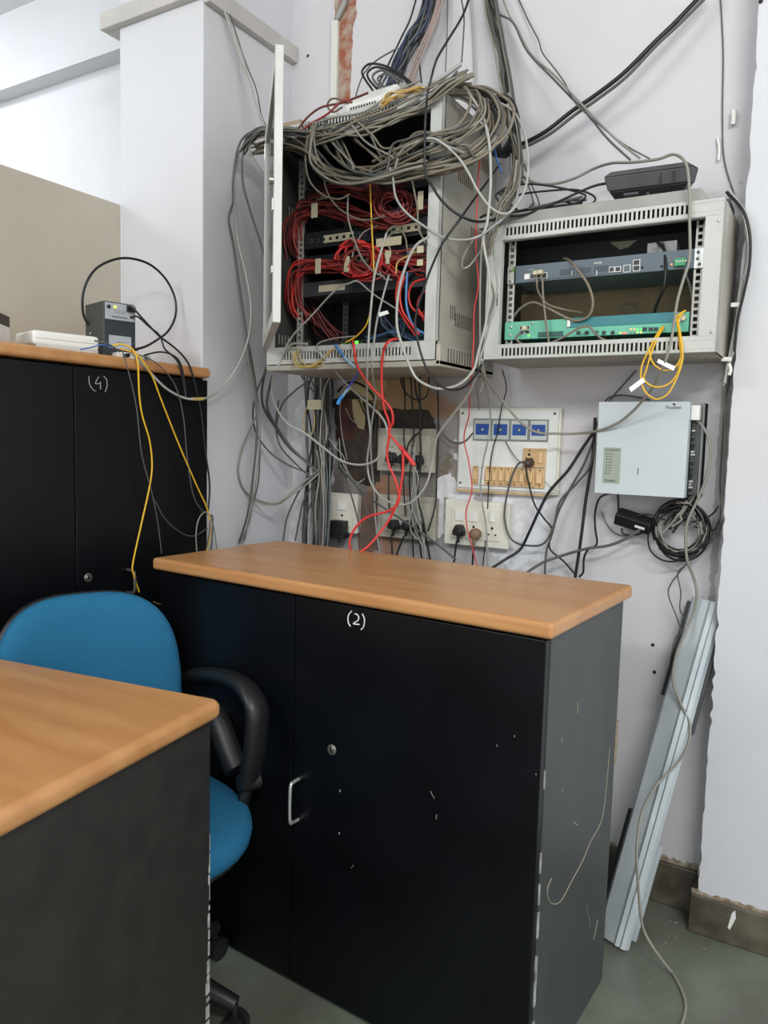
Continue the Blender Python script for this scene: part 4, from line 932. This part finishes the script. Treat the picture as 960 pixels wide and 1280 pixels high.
cable('pale cable curving from the small rack down to the middle sockets', M_w, .0031, '603,450,-.33 587,490,-.25 565,520,-.2 547,545 541,575,-.16 533,605 518,625 502,631 480,624 464,604 459,576,-.16 463,544 459,507,-.25 459,460,-.38 461,420,-.4 465,370 469,340 483,292', n=8)
cable('second pale cable crossing the first below the large rack', M_g2, .0028, '486,344,-.38 472,397,-.4 467,432 465,460,-.38 469,497,-.25 464,535 464,572,-.16 468,619,-.1 470,657 476,700,-.08')
fam('grey cable in the loose sheaf where the large rack meets the small rack', 'sheaf between the racks', [M_g, M_gd, M_dg, M_gd2], .0026, 10, '636,120,-.12 643,160,-.15 648,200,-.2 640,235,-.25 628,262,-.28 612,290,-.3 606,318', 8, .02, 3)
fam('dark cable drooping behind the left end of the small rack', 'dark cables left of the small rack', [M_k, M_dg], .0026, 4, '652,230,-.1 632,238 628,250 640,262 655,268 670,262', 7, .02, 3)
cable('blue cable tail hanging at the top right corner of the large rack', M_b, .0024, '618,185,-.28 621,200 625,210 627,216')
cable('dark cable arch lying on the small rack, upper', M_k, .0026, '636,231,-.2 662,230 684,232 706,236 725,241,-.17 732,245 727,251 718,255 698,258 670,262 645,270')
cable('dark cable arch lying on the small rack, lower', M_k, .0026, '634,252,-.2 648,244 662,241 691,238 716,237 732,240,-.17 743,246 742,253 727,258 711,253 698,252 680,258 655,270')
cable('black cable from the tilted black case down to the left', M_k, .0032, '766,228,-.19 744,232 722,241 698,252 669,264 645,270 612,268,-.26 600,272')
fam('dark cable lying flat along the top of the small rack', 'cables lying on the small rack', [M_dg, M_k, M_dg], .003, 6, '612,278,-.17 640,272 670,265 705,258 730,252,-.15', 4, .02, 1.5)
for s, l in (('645,190,-.03 655,220 664,242 668,262', 'left'), ('655,205,-.03 664,230 672,248 675,260', 'right')): cable('thin dark cable hanging on the wall left of the black case, %s of two' % l, M_dg, .002, s)
cable('long grey cable over the black case down the front of the small rack', M_g, .0034, '650,215,-.06 659,224,-.08 676,230 698,229 720,222 742,211,-.10 764,204,-.15 790,203,-.2 822,199,-.22 842,193,-.23 856,202,-.255 861,225,-.262 862,274 862,322 854,350 847,375 843,400 840,420 834,445,-.27 825,468,-.25 812,490,-.21 790,515,-.16 770,530,-.14 745,539,-.12 720,542,-.09 695,542 670,540 648,525 625,497,-.14 607,472,-.24 600,452,-.3', k=7, n=8)

# down the far left
cable('dark grey cable arching over the rack door and down the pillar side', M_dg, .0034, '360,172,-.38 345,160,-.38 329,161,-.36 309,168,-.3 298,184 292,221 291,252 286,274 292,306 299,355 306,403 313,450 320,500 321,545 315,606 309,645 299,677,-.28')
cable('pale cable arching from the door to the tall cupboard top with a yellow joint', M_w, .0034, '350,166,-.38 327,164,-.34 303,182,-.3 294,220,-.28 296,290,-.28 308,345 314,385 310,425,-.30 296,460,-.34 276,486,-.38 262,496,-.42 247,499,x-1.575 229,497 207,485 186,464 170,447 158,437,x-1.60', n=8)
cable('yellowish joint on the pale cable in front of the tall cupboard', M_yp, .005, '240,498.5,x-1.575 247,499 254,498.5', cat='cable joint')
cable('dark cable hanging behind the rack door hinge', M_dg, .0034, '318,166,-.33 305,184 303,225 313,265 326,305 333,335')
cable('short grey cable between the arching cables left of the rack door', M_g, .0028, '322,166,-.34 312,186 318,200 328,215')
fam('grey cable running down the side of the left pillar', 'cables down the pillar side', [M_g, M_dg], .0026, 3, '310,440,-.25 318,490 322,540 318,600 311,645 300,678', 3, .01, 2)
fam('pale wire dropping from the ceiling past the left pillar', 'wires dropping past the pillar', [M_w, M_g, M_dg], .0022, 4, '268,-20,-.36 283,30,-.33 300,75,-.31 313,115 326,150,-.33 340,172,-.36', 4, .02, 2)
cable('pale cable in a broad loop below the left corner of the large rack', M_w, .0034, '384,430,-.38 365,430 355,442,-.36 343,465,-.3 341,497 357,527,-.2 382,542 405,560,-.16 427,576 450,581 470,575 482,555 484,537 476,520 455,500 432,479,-.22 405,447,-.36 395,438', n=8)
for i, s in enumerate(('340,440,-.30 330,470,-.24 328,505,-.2 345,535,-.14 362,560 390,582,-.1', '350,445,-.3 338,480,-.22 334,510,-.2 350,540,-.14 370,566 398,590,-.1')):
    cable('thick dark cable slanting down under the large rack into the grey trunk, %s of two' % ('left', 'right')[i], M_dg, .0042, s)
cable('dark cable from the left swinging flat into the grey trunk', M_dg, .003, '335,455,-.26 318,500,-.24 318,535 334,562,-.16 358,580 387,592,-.09')
cable('grey loop hanging out over the pillar side to the left', M_g, .003, '320,520,-.24 303,560 298,590 305,612 320,624 345,629,-.18 366,614 385,598,-.1 400,586')
cable('grey cable sagging low into the grey trunk above the cupboard', M_g, .003, '312,622,-.24 330,630,-.2 348,630 366,618,-.14 385,604 402,588,-.09')
cable('dark cable rising right from the left loops to the trunk under the rack', M_dg, .003, '345,535,-.14 352,507 368,489 386,476,-.09 395,468')
for s, l in (('372,462,-.12 380,475 392,490,-.09', 'left'), ('380,462,-.12 387,472 395,488,-.09', 'right')): cable('short dark cable entering the trunk under the large rack, %s' % l, M_dg, .0028, s)
cable('dark cable bulging left of the grey trunk', M_dg, .003, '348,500,-.14 345,530 350,557 370,580,-.1 392,600')
for s, l in (('354,676,-.12 358,650 366,630 378,608,-.1 395,592', 'leftmost'), ('369,676,-.1 374,650 380,625 396,600,-.09', 'middle'), ('378,678,-.1 383,650 389,628 402,604,-.09', 'rightmost')): cable('dark cable splaying from the trunk knot to the cupboard, %s of three' % l, M_dg, .003, s)
fam('grey cable in the thick trunk running down the wall under the large rack', 'cables of the wall trunk', [M_dg, M_dg, M_g, M_gd2, M_k], .0035, 30, '401,455,-.05 402,500,-.05 402,545,-.05 402,585,-.06 400,625,-.06 399,670,-.07 399,720,-.08', 13, .022, 2)
fam('grey cable in the denser front of the wall trunk', 'front cables of the wall trunk', [mat('cable_slate', (96, 104, 104), .5), M_dg, M_g], .0032, 10, '406,560,-.09 407,590 406,630 404,670 404,720', 9, .01, 1.5)
tag(MB().box(*[c for c in (at(387, 500, -.10).x, at(404, 500, -.10).x, -.112, -.10, at(395, 512, -.10).z, at(395, 500, -.10).z)]).build('tape_wrap', M_tape, None, .001), 'strip of masking tape round the grey trunk under the large rack', 'tape')
cable('pale looping wire on the front of the trunk', M_w, .0018, '412,470,-.12 405,490 402,520 400,560 405,585')
cable('thin yellow-grey wire looping beside the trunk', M_yp, .002, '392,512,-.11 393,530 388,545 381,541 380,520 388,500')
for i, s in enumerate(('411,548,-.1 420,560 430,572 436,600 446,605 452,600', '424,548,-.1 427,575 440,598 449,603 456,598', '430,480,-.05 425,510 428,545 434,575', '432,510,-.04 440,525 455,535')): cable('thin pale wire straggling in front of the broken wall cavity', M_g2, .0015, s, group='stray wires at the cavity')
cable('dark cable curving round the broken wall cavity', M_k, .0036, '422,490,-.03 432,480 445,478 460,487 468,500 470,530 467,560,-.05')
cable('black cable across the broken wall cavity', M_k, .0024, '445,492,-.02 455,515 466,535')
for s, l in (('424,575,-.09 436,610 445,640 452,672,-.08', 'left'), ('428,575,-.09 441,600 455,625 462,650', 'right')): cable('dark cable fanning out below the cavity, %s' % l, M_dg, .0028, s)
cable('grey cable running diagonally down to the cupboard right corner', M_dg, .003, '425,582,-.11 444,606 470,628 500,648,-.09 530,668 556,688 570,700', n=8)

# hanging in front of the middle sockets
K11 = [('503,462,-.05 506,490 506,520 505,550 509,572,-.08', 'to the centre plug of the upper box'), ('513,462,-.05 515,500 517,530 517,555 512,598 513,625 515,650 517,700', 'through the middle of both boxes'),
       ('524,462,-.06 525,500 525,535 526,576 522,620 529,650 538,702', 'right of the plugs, thickest'), ('547,478,-.03 548,535 546,590 545,625 541,645 535,664,-.06', 'at the right edge of the socket boxes'),
       ('519,462,-.05 520,490 530,530 512,552 507,575', 'crossing left to the upper plugs')]
for s, l in K11: cable('black lead before the middle sockets, %s' % l, M_k, .0034 if 'thick' in l else .0026, s)
cable('black slack loop just under the large rack above the middle sockets', M_k, .0024, '500,468,-.05 505,488 518,499 530,498 536,486 536,470')
for s, l in (('486,590,-.045 486,620 487,640', 'left'), ('504,592,-.045 505,615 507,645', 'centre')): cable('black lead from the upper to the lower middle socket box, %s' % l, M_k, .0024, s)
for s, l in (('489,668,-.045 490,685 491,712', 'left'), ('505,670,-.045 497,690 491,712', 'centre'), ('524,672,-.045 526,690 530,712', 'right')): cable('black lead dropping from the lower middle socket box behind the cupboard, %s' % l, M_k, .0028, s)
fam('grey wire dangling between the middle socket boxes and the cupboard', 'grey wires at the middle sockets', [M_g, M_g2, M_dg], .0020, 6, '516,560,-.07 518,600 520,640 526,675 532,712', 8, .015, 3)
cable('thin white wire hanging from the red connector', M_w, .0016, '513,572,-.13 518,585 523,598 519,620 512,650 516,668 528,680,-.07 532,705')
for s, l in (('571,676,-.045 569,690 566,715', 'black'), ('592,684,-.045 591,700 590,718', 'brown')): cable('lead of the %s plug in the right socket box' % l, M_k, .003, s)
cable('grey wire sagging from the middle of the wall to the first blue panel', M_dg, .0022, '549,530,-.02 552,540 562,551 573,554 583,550 591,541,-.03')

# red patch cable
cable('bright red cable hanging from the large rack and looping onto the cupboard top', M_r, .0034, '500,424,-.34 492,424,-.37 483,430,-.38 478,447 477,478,-.34 480,509 487,533 484,572,-.3 495,602 499,625 487,638,-.3 458,647 442,663 437,680,-.33 443,691,-.36 460,683,-.34 483,655,-.3 496,629 503,595 504,566', n=8)
cable('second bright red cable twisting round the first', M_r, .0034, '441,425,-.33 442,432,-.38 447,458 462,481,-.34 477,497 489,512 491,528 486,540,-.31 496,554 503,563', n=8)
cable('red connector sleeve in front of the upper middle socket box', M_r, .0062, '500,558,-.3 506,566 512,573 518,582', cat='connector')
# yellow, blue below the large rack
cable('yellow cable hanging down inside the open rack', M_y, .0022, '462,212,-.40 463,242,-.36 465,290 467,330 466,364 460,401 447,419,-.34 432,428')
cable('grey cable curving along the floor of the open rack', M_g, .0022, '446,420,-.34 425,422 405,426 396,432,-.36 399,444')
fam('pale yellow cable looped over the bottom vent of the large rack', 'pale yellow loops', [M_yp], .0022, 3, '369,438,-.37 371,452 386,459 402,451 412,438 424,430,-.35', 3, .01, 1.5)
cable('blue cable piece with a joint under the vent of the large rack', M_b, .0042, '419,431,-.37 424,438 430,446,-.36')
cable('pale blue sleeve below the blue joint', mat('cable_pale_blue', (140, 176, 196), .5), .0034, '430,446,-.36 437,453 444,459')
cable('thin blue cable hanging from the sleeve', mat('cable_deep_blue', (44, 60, 150), .5), .0024, '449,462,-.33 444,472 438,480 433,486')
cable('pale blue connector sleeve hanging at the cavity', MC['cable_pale_blue'], .0040, '437,483,-.3 432,490 428,496', cat='connector')
cable('bright blue connector boot hanging at the cavity', mat('boot_blue', (60, 140, 210), .4), .0050, '429,494,-.3 425,499 422,505', cat='connector')

# ---- inside the large rack
RD = [M_rd, M_rd, M_rd2, M_r]
fam('red patch cable in the upper bundle inside the open rack', 'red cables of the upper bundle', [M_rd, M_rd, M_rd2], .0030, 22, '372,318,-.27 366,295,-.29 370,272,-.30 388,262,-.31 410,262 435,268 460,278 485,282,-.30', 8, .02, 2)
fam('red patch cable in the lower bundle inside the open rack', 'red cables of the lower bundle', [M_rd, M_rd, M_r, M_rd2], .0030, 24, '380,398,-.26 368,380,-.28 366,352,-.30 376,336,-.31 398,331 420,332 442,334 458,338,-.31', 8, .02, 2)
fam('red patch cable in the top bundle inside the open rack', 'red cables of the top bundle', [M_rd2, M_rd], .0029, 12, '380,250,-.28 400,240,-.30 425,238 450,242 475,246 505,240', 6, .02, 3)
fam('red patch cable bunched in the right part of the open rack, upper', 'red cables bunched upper right', [M_rd, M_rd2, mat('cable_purple', (100, 60, 80), .5)], .0030, 14, '466,232,-.30 474,250 482,268 500,272 520,262 538,258', 8, .02, 4)
for k in range(12):
    cx, cy, rx, ry = 452+random.uniform(-8, 8), 325+random.uniform(-5, 5), 24+random.uniform(-8, 6), 20+random.uniform(-7, 5); a0_ = random.uniform(0, 6); n_ = 9
    A = [[cx+rx*math.cos(a0_+i*.62), cy+ry*math.sin(a0_+i*.62)*.9+i*.6, 'y', -.315-random.uniform(0, .03)] for i in range(n_)]
    cable('red patch cable curled in the middle of the open rack', random.choice([M_rd, M_rd, M_r]), .0031, A, group='red curls in the open rack', n=6)
for k in range(8):
    cx, cy, rx, ry = 490+random.uniform(-8, 8), 255+random.uniform(-4, 4), 20+random.uniform(-6, 6), 17+random.uniform(-5, 5); a0_ = random.uniform(0, 6)
    A = [[cx+rx*math.cos(a0_+i*.62), cy+ry*math.sin(a0_+i*.62), 'y', -.315-random.uniform(0, .03)] for i in range(8)]
    cable('red patch cable curled in the upper right of the open rack', random.choice([M_rd, M_rd2]), .0031, A, group='red curls upper right', n=6)
fam('red patch cable running right inside the open rack', 'red cables running right', [M_rd, M_rd, M_r], .0029, 16, '460,318,-.31 480,322 500,325 520,328 540,332', 9, .02, 4)
fam('red patch cable slanting at the right inside the open rack', 'red cables slanting right', [M_rd, M_r], .0029, 7, '470,325,-.32 482,335 494,345 500,352', 6, .01, 2)
fam('red cable in the low bunch at the left rear of the open rack', 'low red cables at the rear', [M_rd2], .0030, 12, '384,385,-.22 396,400 408,415 420,430,-.2', 10, .02, 3)
for i, s in enumerate(('502,343,-.34 496,360 496,380,-.33 506,400 520,420', '506,345,-.34 500,366 503,388 514,405 524,418', '534,348,-.32 518,353 511,366 514,383 527,395 538,404', '537,360,-.33 527,368 522,383 530,396 538,400', '540,385,-.3 528,392 531,402 538,402')):
    cable('bright red cable curling at the lower right inside the open rack', M_r, .0030, s, group='bright red curls lower right')
cable('light blue cable bending down at the right inside the open rack', mat('cable_light_blue', (86, 136, 190), .5), .0032, '509,340,-.34 508,360 508,380 513,400,-.33 523,413 538,419')
fam('dull blue cable lying at the bottom right of the open rack', 'dull blue cables in the open rack', [mat('cable_dull_blue', (60, 92, 128), .5), mat('cable_teal_dark', (50, 74, 84), .5)], .0030, 6, '462,424,-.3 480,418 500,414 520,422,-.28 538,424', 5, .02, 3)
fam('dark teal cable slanting at the bottom of the open rack', 'dark teal cables', [MC['cable_teal_dark'], M_nb], .003, 4, '476,394,-.3 488,408 500,420 505,405 500,398', 5, .015, 3)
fam('small dark blue cable tuft under the red curls', 'dark blue tuft', [M_nb, MC['cable_teal_dark']], .0026, 6, '508,348,-.3 520,340 532,342 538,350', 5, .01, 3)
W_ = [('383,178,-.40 382,205 388,228 404,244 423,249 437,243', M_gd, 'left arc under the coil'), ('404,221,-.40 409,240 421,258,-.37 442,272 460,275 480,270', M_gd, 'lower arc under the coil'),
      ('435,244,-.38 435,272 443,300,-.36 452,322 465,338 481,347', M_g, 'falling across the lower red bundle'), ('472,282,-.34 454,291 444,308 440,322', M_g, 'short bend by the tape label'),
      ('346,462,-.40 362,425 390,394,-.36 420,362 437,354 448,352,-.34 467,368,-.32 495,386', M_g2, 'rising from the lower left corner to the tray'),
      ('440,300,-.33 460,312 478,346 490,350', M_g, 'small bend over the red curls'), ('480,300,-.33 484,290 492,283 505,280', M_g, 'upper right bend'),
      ('517,206,-.40 515,222 519,245 522,262,-.36 523,285 532,304', M_gd, 'hanging beside the right stile'), ('495,342,-.33 497,328 510,320 525,312', M_yp, 'cream bend near the right stile'),
      ('489,315,-.32 484,300 492,290 500,288', M_g, 'tight bend by the cream label'), ('500,285,-.32 507,298 510,316 515,310', M_gd, 'forked strand by the cream label')]
for s, m, l in W_: cable('grey cable inside the open rack, %s' % l, m, .0026, s)
for (x0, x1, y0, y1, Y, l) in ((390, 397, 255, 272, -.335, 'upper left'), (395, 401, 324, 342, -.335, 'lower left'), (431, 437, 321, 340, -.335, 'lower middle'), (482, 489, 314, 322, -.345, 'right of the curls'), (522, 529, 325, 332, -.345, 'near the right stile'), (483, 487, 322, 330, -.345, 'below the other by the curls'), (522, 530, 308, 316, -.345, 'above the other near the right stile'), (523, 529, 240, 262, -.345, 'top right'), (471, 502, 299, 306, -.32, 'long one beside the panel')):
    a, b = at(x0, y0, Y), at(x1, y1, Y)
    tag(MB().box(a.x, b.x, Y-.004, Y, b.z, a.z).build('tape_tag', M_tape, None, .001), 'paper tape tag round the red cables, %s' % l, 'tag')
a = at(473, 392, -.405); tag(MB().prism([at(x, y, -.405) for x, y in ((473, 391), (484, 388), (486, 392), (474, 396))], (0, .001, 0)).build('cable_tag', M_paper), 'white flag tag on the grey cable inside the open rack', 'tag')

# ---- small rack wiring
cable('grey cable plugged into the slate router and leading right, left of two', M_gd, .0028, '671,344,-.222 671,352,-.235 673,365 684,380 705,387,-.2 727,391,-.15')
cable('grey cable plugged into the slate router and leading straight down', M_gd, .0028, '676,342,-.222 678,350,-.24 679,371 682,399 686,428,-.235')
cable('grey cable curving down from the top of the slate router', M_gd, .0034, '705,323,-.16 712,326,-.215 722,337,-.24 735,356 741,376 738,392 727,400 712,399 684,385,-.22 666,378 650,386 639,400,-.2')
cable('grey cable looping across the front of the teal unit', M_gd, .0028, '650,416,-.221 645,423,-.24 656,431,-.245 681,431 705,421 722,411 735,408 742,414 750,422 758,426')
cable('black cable from the converter box down behind the teal unit', M_k, .0038, '822,303,-.20 830,312,-.21 832,338,-.225 829,362,-.225 821,380,-.2 817,396,-.18')
cable('dark grey cable from the green terminal block', M_dg, .0028, '854,333,-.23 859,348 864,365 867,392,-.2')
cable('brown cable arch at the back of the small rack', M_gd2, .0026, '777,394,-.06 778,384 786,380 795,381 798,390')
for s, l in (('667,343,-.222 668,341', 'first'), ('672,342,-.222 673,340', 'second')): pass
for i, (px, py) in enumerate(((671, 342), (677, 341), (657, 411))):
    p = at(px, py, -.219); tag(MB().box(p.x-.0055, p.x+.0055, -.232, -.2185, p.z-.005, p.z+.005).build('network_plug', M_tape, None, .001), ('cream network plug in the slate router, left of two', 'cream network plug in the slate router, right of two', 'network plug in the teal unit ports')[i], 'plug')
Y1 = [('828,408,-.222 820,420,-.24 812,436,-.262 803,455 801,472 806,489 820,499 835,492 846,472 853,450 852,432,-.26 848,410 846,396,-.235 857,388,-.222', 'outer'),
      ('829,410,-.222 818,424,-.245 812,440,-.262 818,456 832,463 845,458 853,440 851,420,-.25 848,400 855,389,-.222', 'inner'),
      ('830,409,-.222 822,422,-.245 814,442,-.264 808,462 805,474 816,483 832,482 845,470 851,448 849,425,-.25 847,402 856,388,-.222', 'middle')]
for s, l in Y1: cable('yellow fibre cable looping from the teal unit over the small rack edge, %s loop' % l, M_y, .0021, s, n=8)
for P, l in ((((821, 453), (823, 448.5), (844, 458), (842, 463.5)), 'right'), (((786, 485), (803, 472), (806.5, 477), (789, 490)), 'left')):
    tag(MB().prism([at(x, y, -.268) for x, y in P], (0, .001, 0)).build('cable_tag', M_paper), 'white paper flag on the yellow fibre cable, %s one' % l, 'tag')

# ---- around the white board
B_ = [('660,578,-.05 651,578 645,584 638,602 632,628 631,652 640,675,-.04 660,682 680,679 692,657 700,627,-.05 720,605 737,584 744,554,-.06', M_dg, .0030, 'grey lead from the board plug sagging in a bow to the pale box'),
      ('657,581,-.05 660,600 668,630 680,648 690,662,-.03 687,685 705,702 719,718', M_k, .0026, 'thin dark lead from the board plug zigzagging down to the cupboard'),
      ('612,712,-.12 632,699 650,687,-.06 662,664 673,640 687,614 710,588 727,562 742,540,-.05', M_k, .0042, 'thick black cable climbing from the cupboard to the pale box'),
      ('744,522,-.05 742,560 738,590 732,627 726,675 719,722,-.06', M_k, .0044, 'thick black cable dropping straight left of the pale box'),
      ('744,545,-.04 730,580 712,612 698,640 690,668,-.03 683,690 681,722', M_dg, .003, 'grey cable slanting down from the pale box to the cupboard'),
      ('655,718,-.15 675,705 695,697,-.08 732,686 760,682 785,672 803,660 818,655,-.05', M_dg, .0040, 'dark grey cable running level from the cable coil to the cupboard'),
      ('765,616,-.03 750,622 744,640 744,660 746,680 735,687 730,698 729,715 724,721', M_k, .0030, 'black cable stepping down left under the pale box'),
      ('772,616,-.05 773,628 773,640,-.045', M_k, .0028, 'short black lead from the pale box to the black adapter'),
      ('777,660,-.05 779,667 790,669 803,666 815,658', M_k, .0026, 'black lead curling under the black adapter to the coil'),
      ('795,645,-.06 808,643 820,646 832,650', M_k, .0024, 'black lead leaving the top of the black adapter'),
      ('752,640,-.01 758,655 768,666 782,670 795,668', M_dg, .0014, 'thin grey wire below the pale box left of the adapter'),
      ('628,462,-.03 633,485 627,510 622,540 616,562 612,590 610,625 608,665 603,712', M_k, .0018, 'thin black wire hanging in front of the white board'),
      ('632,552,-.024 640,566 648,576 655,579,-.04', M_dg, .0014, 'thin wire from the blue panels to the board plug'),
      ('795,463,-.01 780,480 765,497,-.04 752,515,-.06 745,535', M_dg, .0024, 'grey wire from the small rack curving to the pale box'),
      ('748,522,-.03 758,500 775,494 800,497 812,500,-.02', M_dg, .0022, 'dark wire arching over the pale box'),
      ('600,520,-.02 594,470 592,462', M_g, .0018, 'pale wire rising from the board edge'),
      ('680,600,-.03 690,610 700,616', M_g2, .0010, 'hair-thin wire at the lower right corner of the board')]
for s, m, r, l in B_: cable(l, m, r, s)
# coil of leads under the pale box
for k in range(16):
    cx, cy = 850+random.uniform(-6, 6), 662+random.uniform(-4, 6); rx, ry = random.uniform(24, 36), random.uniform(26, 37); a0_ = random.uniform(0, 6)
    A = [[cx+rx*math.cos(a0_+i*.55), cy+ry*math.sin(a0_+i*.55), 'y', -.035-.03*random.random()] for i in range(random.choice((11, 12, 12)))]
    cable('cable in the round coil hanging under the pale box', random.choice([M_k, M_k, M_k, M_dg, M_g]), .0027, A, group='cables of the round coil', n=6)
cable('outermost black loop of the round coil, bulging left', M_k, .0024, '822,648,-.05 811,665 812,685 822,697 838,702 858,698,-.06 872,690 878,668')
fam('grey cable bunched between the pale box and the round coil', 'grey cables feeding the coil', [M_g, M_dg, M_g, M_k], .0026, 9, '868,615,-.05 862,628 853,642 845,652 838,662', 6, .012, 2)
for s, l in (('838,655,-.05 845,640 856,625,-.06 868,612', 'left'), ('862,656,-.05 852,640 862,628 874,612', 'right')): cable('black cable rising from the round coil to the pale box, %s' % l, M_k, .003, s)
cable('long grey cable bulging right of the pale box and running to the floor', M_g, .0036, '862,520,-.07 872,526 885,545 888,570 882,600 872,625 861,648 857,670,-.07 859,700,-.07 867,722,-.05 871,742 867,765,-.06 857,790,-.09 846,816 841,850,-.12 851,880 862,905,-.13 860,930 846,955,-.17 820,982,-.22 803,1014,-.25 796,1061,-.30 798,1110,-.31 801,1145,-.312 806,1166,-.31 820,1190,-.31 836,1211,-.297 841,1217,z.004 853,1240 857,1260 851,1283 840,1305', k=7, n=8)
cable('thin dark wire hanging from the coil to the channel, left of two', M_dg, .0018, '858,705,-.05 848,717 837,733 836,746,-.04 846,772 851,790 845,796 842,806 838,830,-.06 840,850')
cable('thin dark wire hanging from the coil to the channel, right of two', M_dg, .0018, '855,708,-.05 847,717 851,740 850,762 858,776,-.04')
for i, s in enumerate(('864,653,-.04 882,648,-.04 893,640,-.06 898,632', '868,658,-.04 880,662 893,662 899,650', '878,686,-.04 890,676 899,664 903,650', '870,655,-.03 886,654 890,665 888,678')): cable('dark wire from the round coil towards the right pillar', M_k if i < 2 else M_dg, .0022, s, group='wires from the coil to the pillar')
# corner run beside the small rack and right pillar
fam('cable in the run squeezed between the small rack and the right pillar', 'cables beside the right pillar', [M_w, M_g, M_k, M_g2], .0028, 6, '912,242,-.10 926,262,-.102 934,290 935,325 928,362 921,400 917,430 910,456 905,480', 3.5, .004, 1)
fam('dark cable tucked into the corner of the right pillar below the small rack', 'cables in the pillar corner', [M_dg, M_g], .0020, 2, '912,462,-.02 909,500 906,550 902,600 898,640 895,670', 3, .008, 1.5)
cable('bold black cable arching out over the right pillar edge', M_k, .0034, '908,240,-.12 928,262,-.13 937,292,-.13 937,330 930,366 922,400 918,440,-.12', n=8)
for px, py, l in ((920, 381, 'upper'), (908, 449, 'lower')):
    p = at(px, py, -.115); tag(MB().box(p.x-.011, p.x+.011, -.118, -.1135, p.z-.005, p.z+.005).build('cable_clip', M_pw, None, .001), 'white clip round the cables beside the right pillar, %s' % l, 'clip')
cable('white cable end hanging below the lower clip by the pillar', M_pw, .0045, '911,455,-.105 913,462 911,469', cat='cable end')

# ---- on and down the tall cupboard
X_ = -1.58
cable('stiff black cable standing up in a large ring behind the UPS', M_k, .0034, '172,437,x-1.66 160,437,x-1.70 130,424,x-1.76 108,402,x-1.78 103,380 107,356 120,336 141,325,x-1.76 163,323 188,331 208,350 219,374 219,396,x-1.72 210,414 196,425 182,433,x-1.66 168,437', n=8, k=8)
Q = [('159,383,x-1.668 166,385 180,400,x-1.62 198,419 215,432 228,444,x-1.58 238,460 246,490 252,520 256,560 262,605 260,640', M_k, .0028, 'black power lead from the UPS to the right edge of the tall cupboard'),
     ('163,397,x-1.668 172,396 186,408,x-1.62 200,420 206,436 222,452,x-1.58 229,478 232,500', M_k, .0026, 'second black lead from the UPS side'),
     ('180,444,x-1.6 200,440 216,444 226,455,x-1.578 231,480 233,500', M_k, .0024, 'black lead resting on the edge of the tall cupboard top'),
     ('138,434,x-1.62 150,430,x-1.60 165,436,x-1.585 172,452,x-1.578 174,493 178,520 187,551 190,583 186,613 176,658 166,705 167,718 174,740', M_y, .0024, 'yellow cable hanging down the tall cupboard, left one'),
     ('150,436,x-1.60 170,442,x-1.59 180,454,x-1.578 191,472 202,501 223,554 245,605 260,639 263,666 258,690', M_y, .0022, 'yellow cable slanting across the tall cupboard to the waist-high one'),
     ('152,437,x-1.60 158,455,x-1.578 170,506 177,567 189,613 197,652 202,692', M_dg, .0017, 'thin grey wire beside the left yellow cable'),
     ('165,440,x-1.60 194,453,x-1.578 218,480 229,520 234,573 242,620 255,642', M_dg, .0017, 'thin dark wire crossing to the knot at the cupboard edge'),
     ('194,626,x-1.578 206,648 225,665 242,670 260,660', M_dg, .0017, 'thin grey wire sagging to the knot at the cupboard edge'),
     ('246,690,x-1.578 245,668 248,650 256,640 263,647 268,664 271,686', M_g, .0020, 'small grey loop at the knot by the cupboard edge'),
     ('258,686,x-1.578 262,665 263,645 266,650 264,688', M_dg, .0024, 'dark strand hanging from the knot by the cupboard edge'),
     ('192,752,x-1.578 198,755 206,755 212,754', M_yp, .0018, 'yellow cable end showing between chair and waist-high cupboard'),
     ('100,437,x-1.62 115,434 128,431,x-1.60 140,434', M_b, .0018, 'short blue cable between white router and small white box'),
     ('118,426,x-1.63 130,428,x-1.61 142,434 150,440', M_dg, .0022, 'grey cable between white router and small white box')]
for s, m, r, l in Q: cable(l, m, r, s)
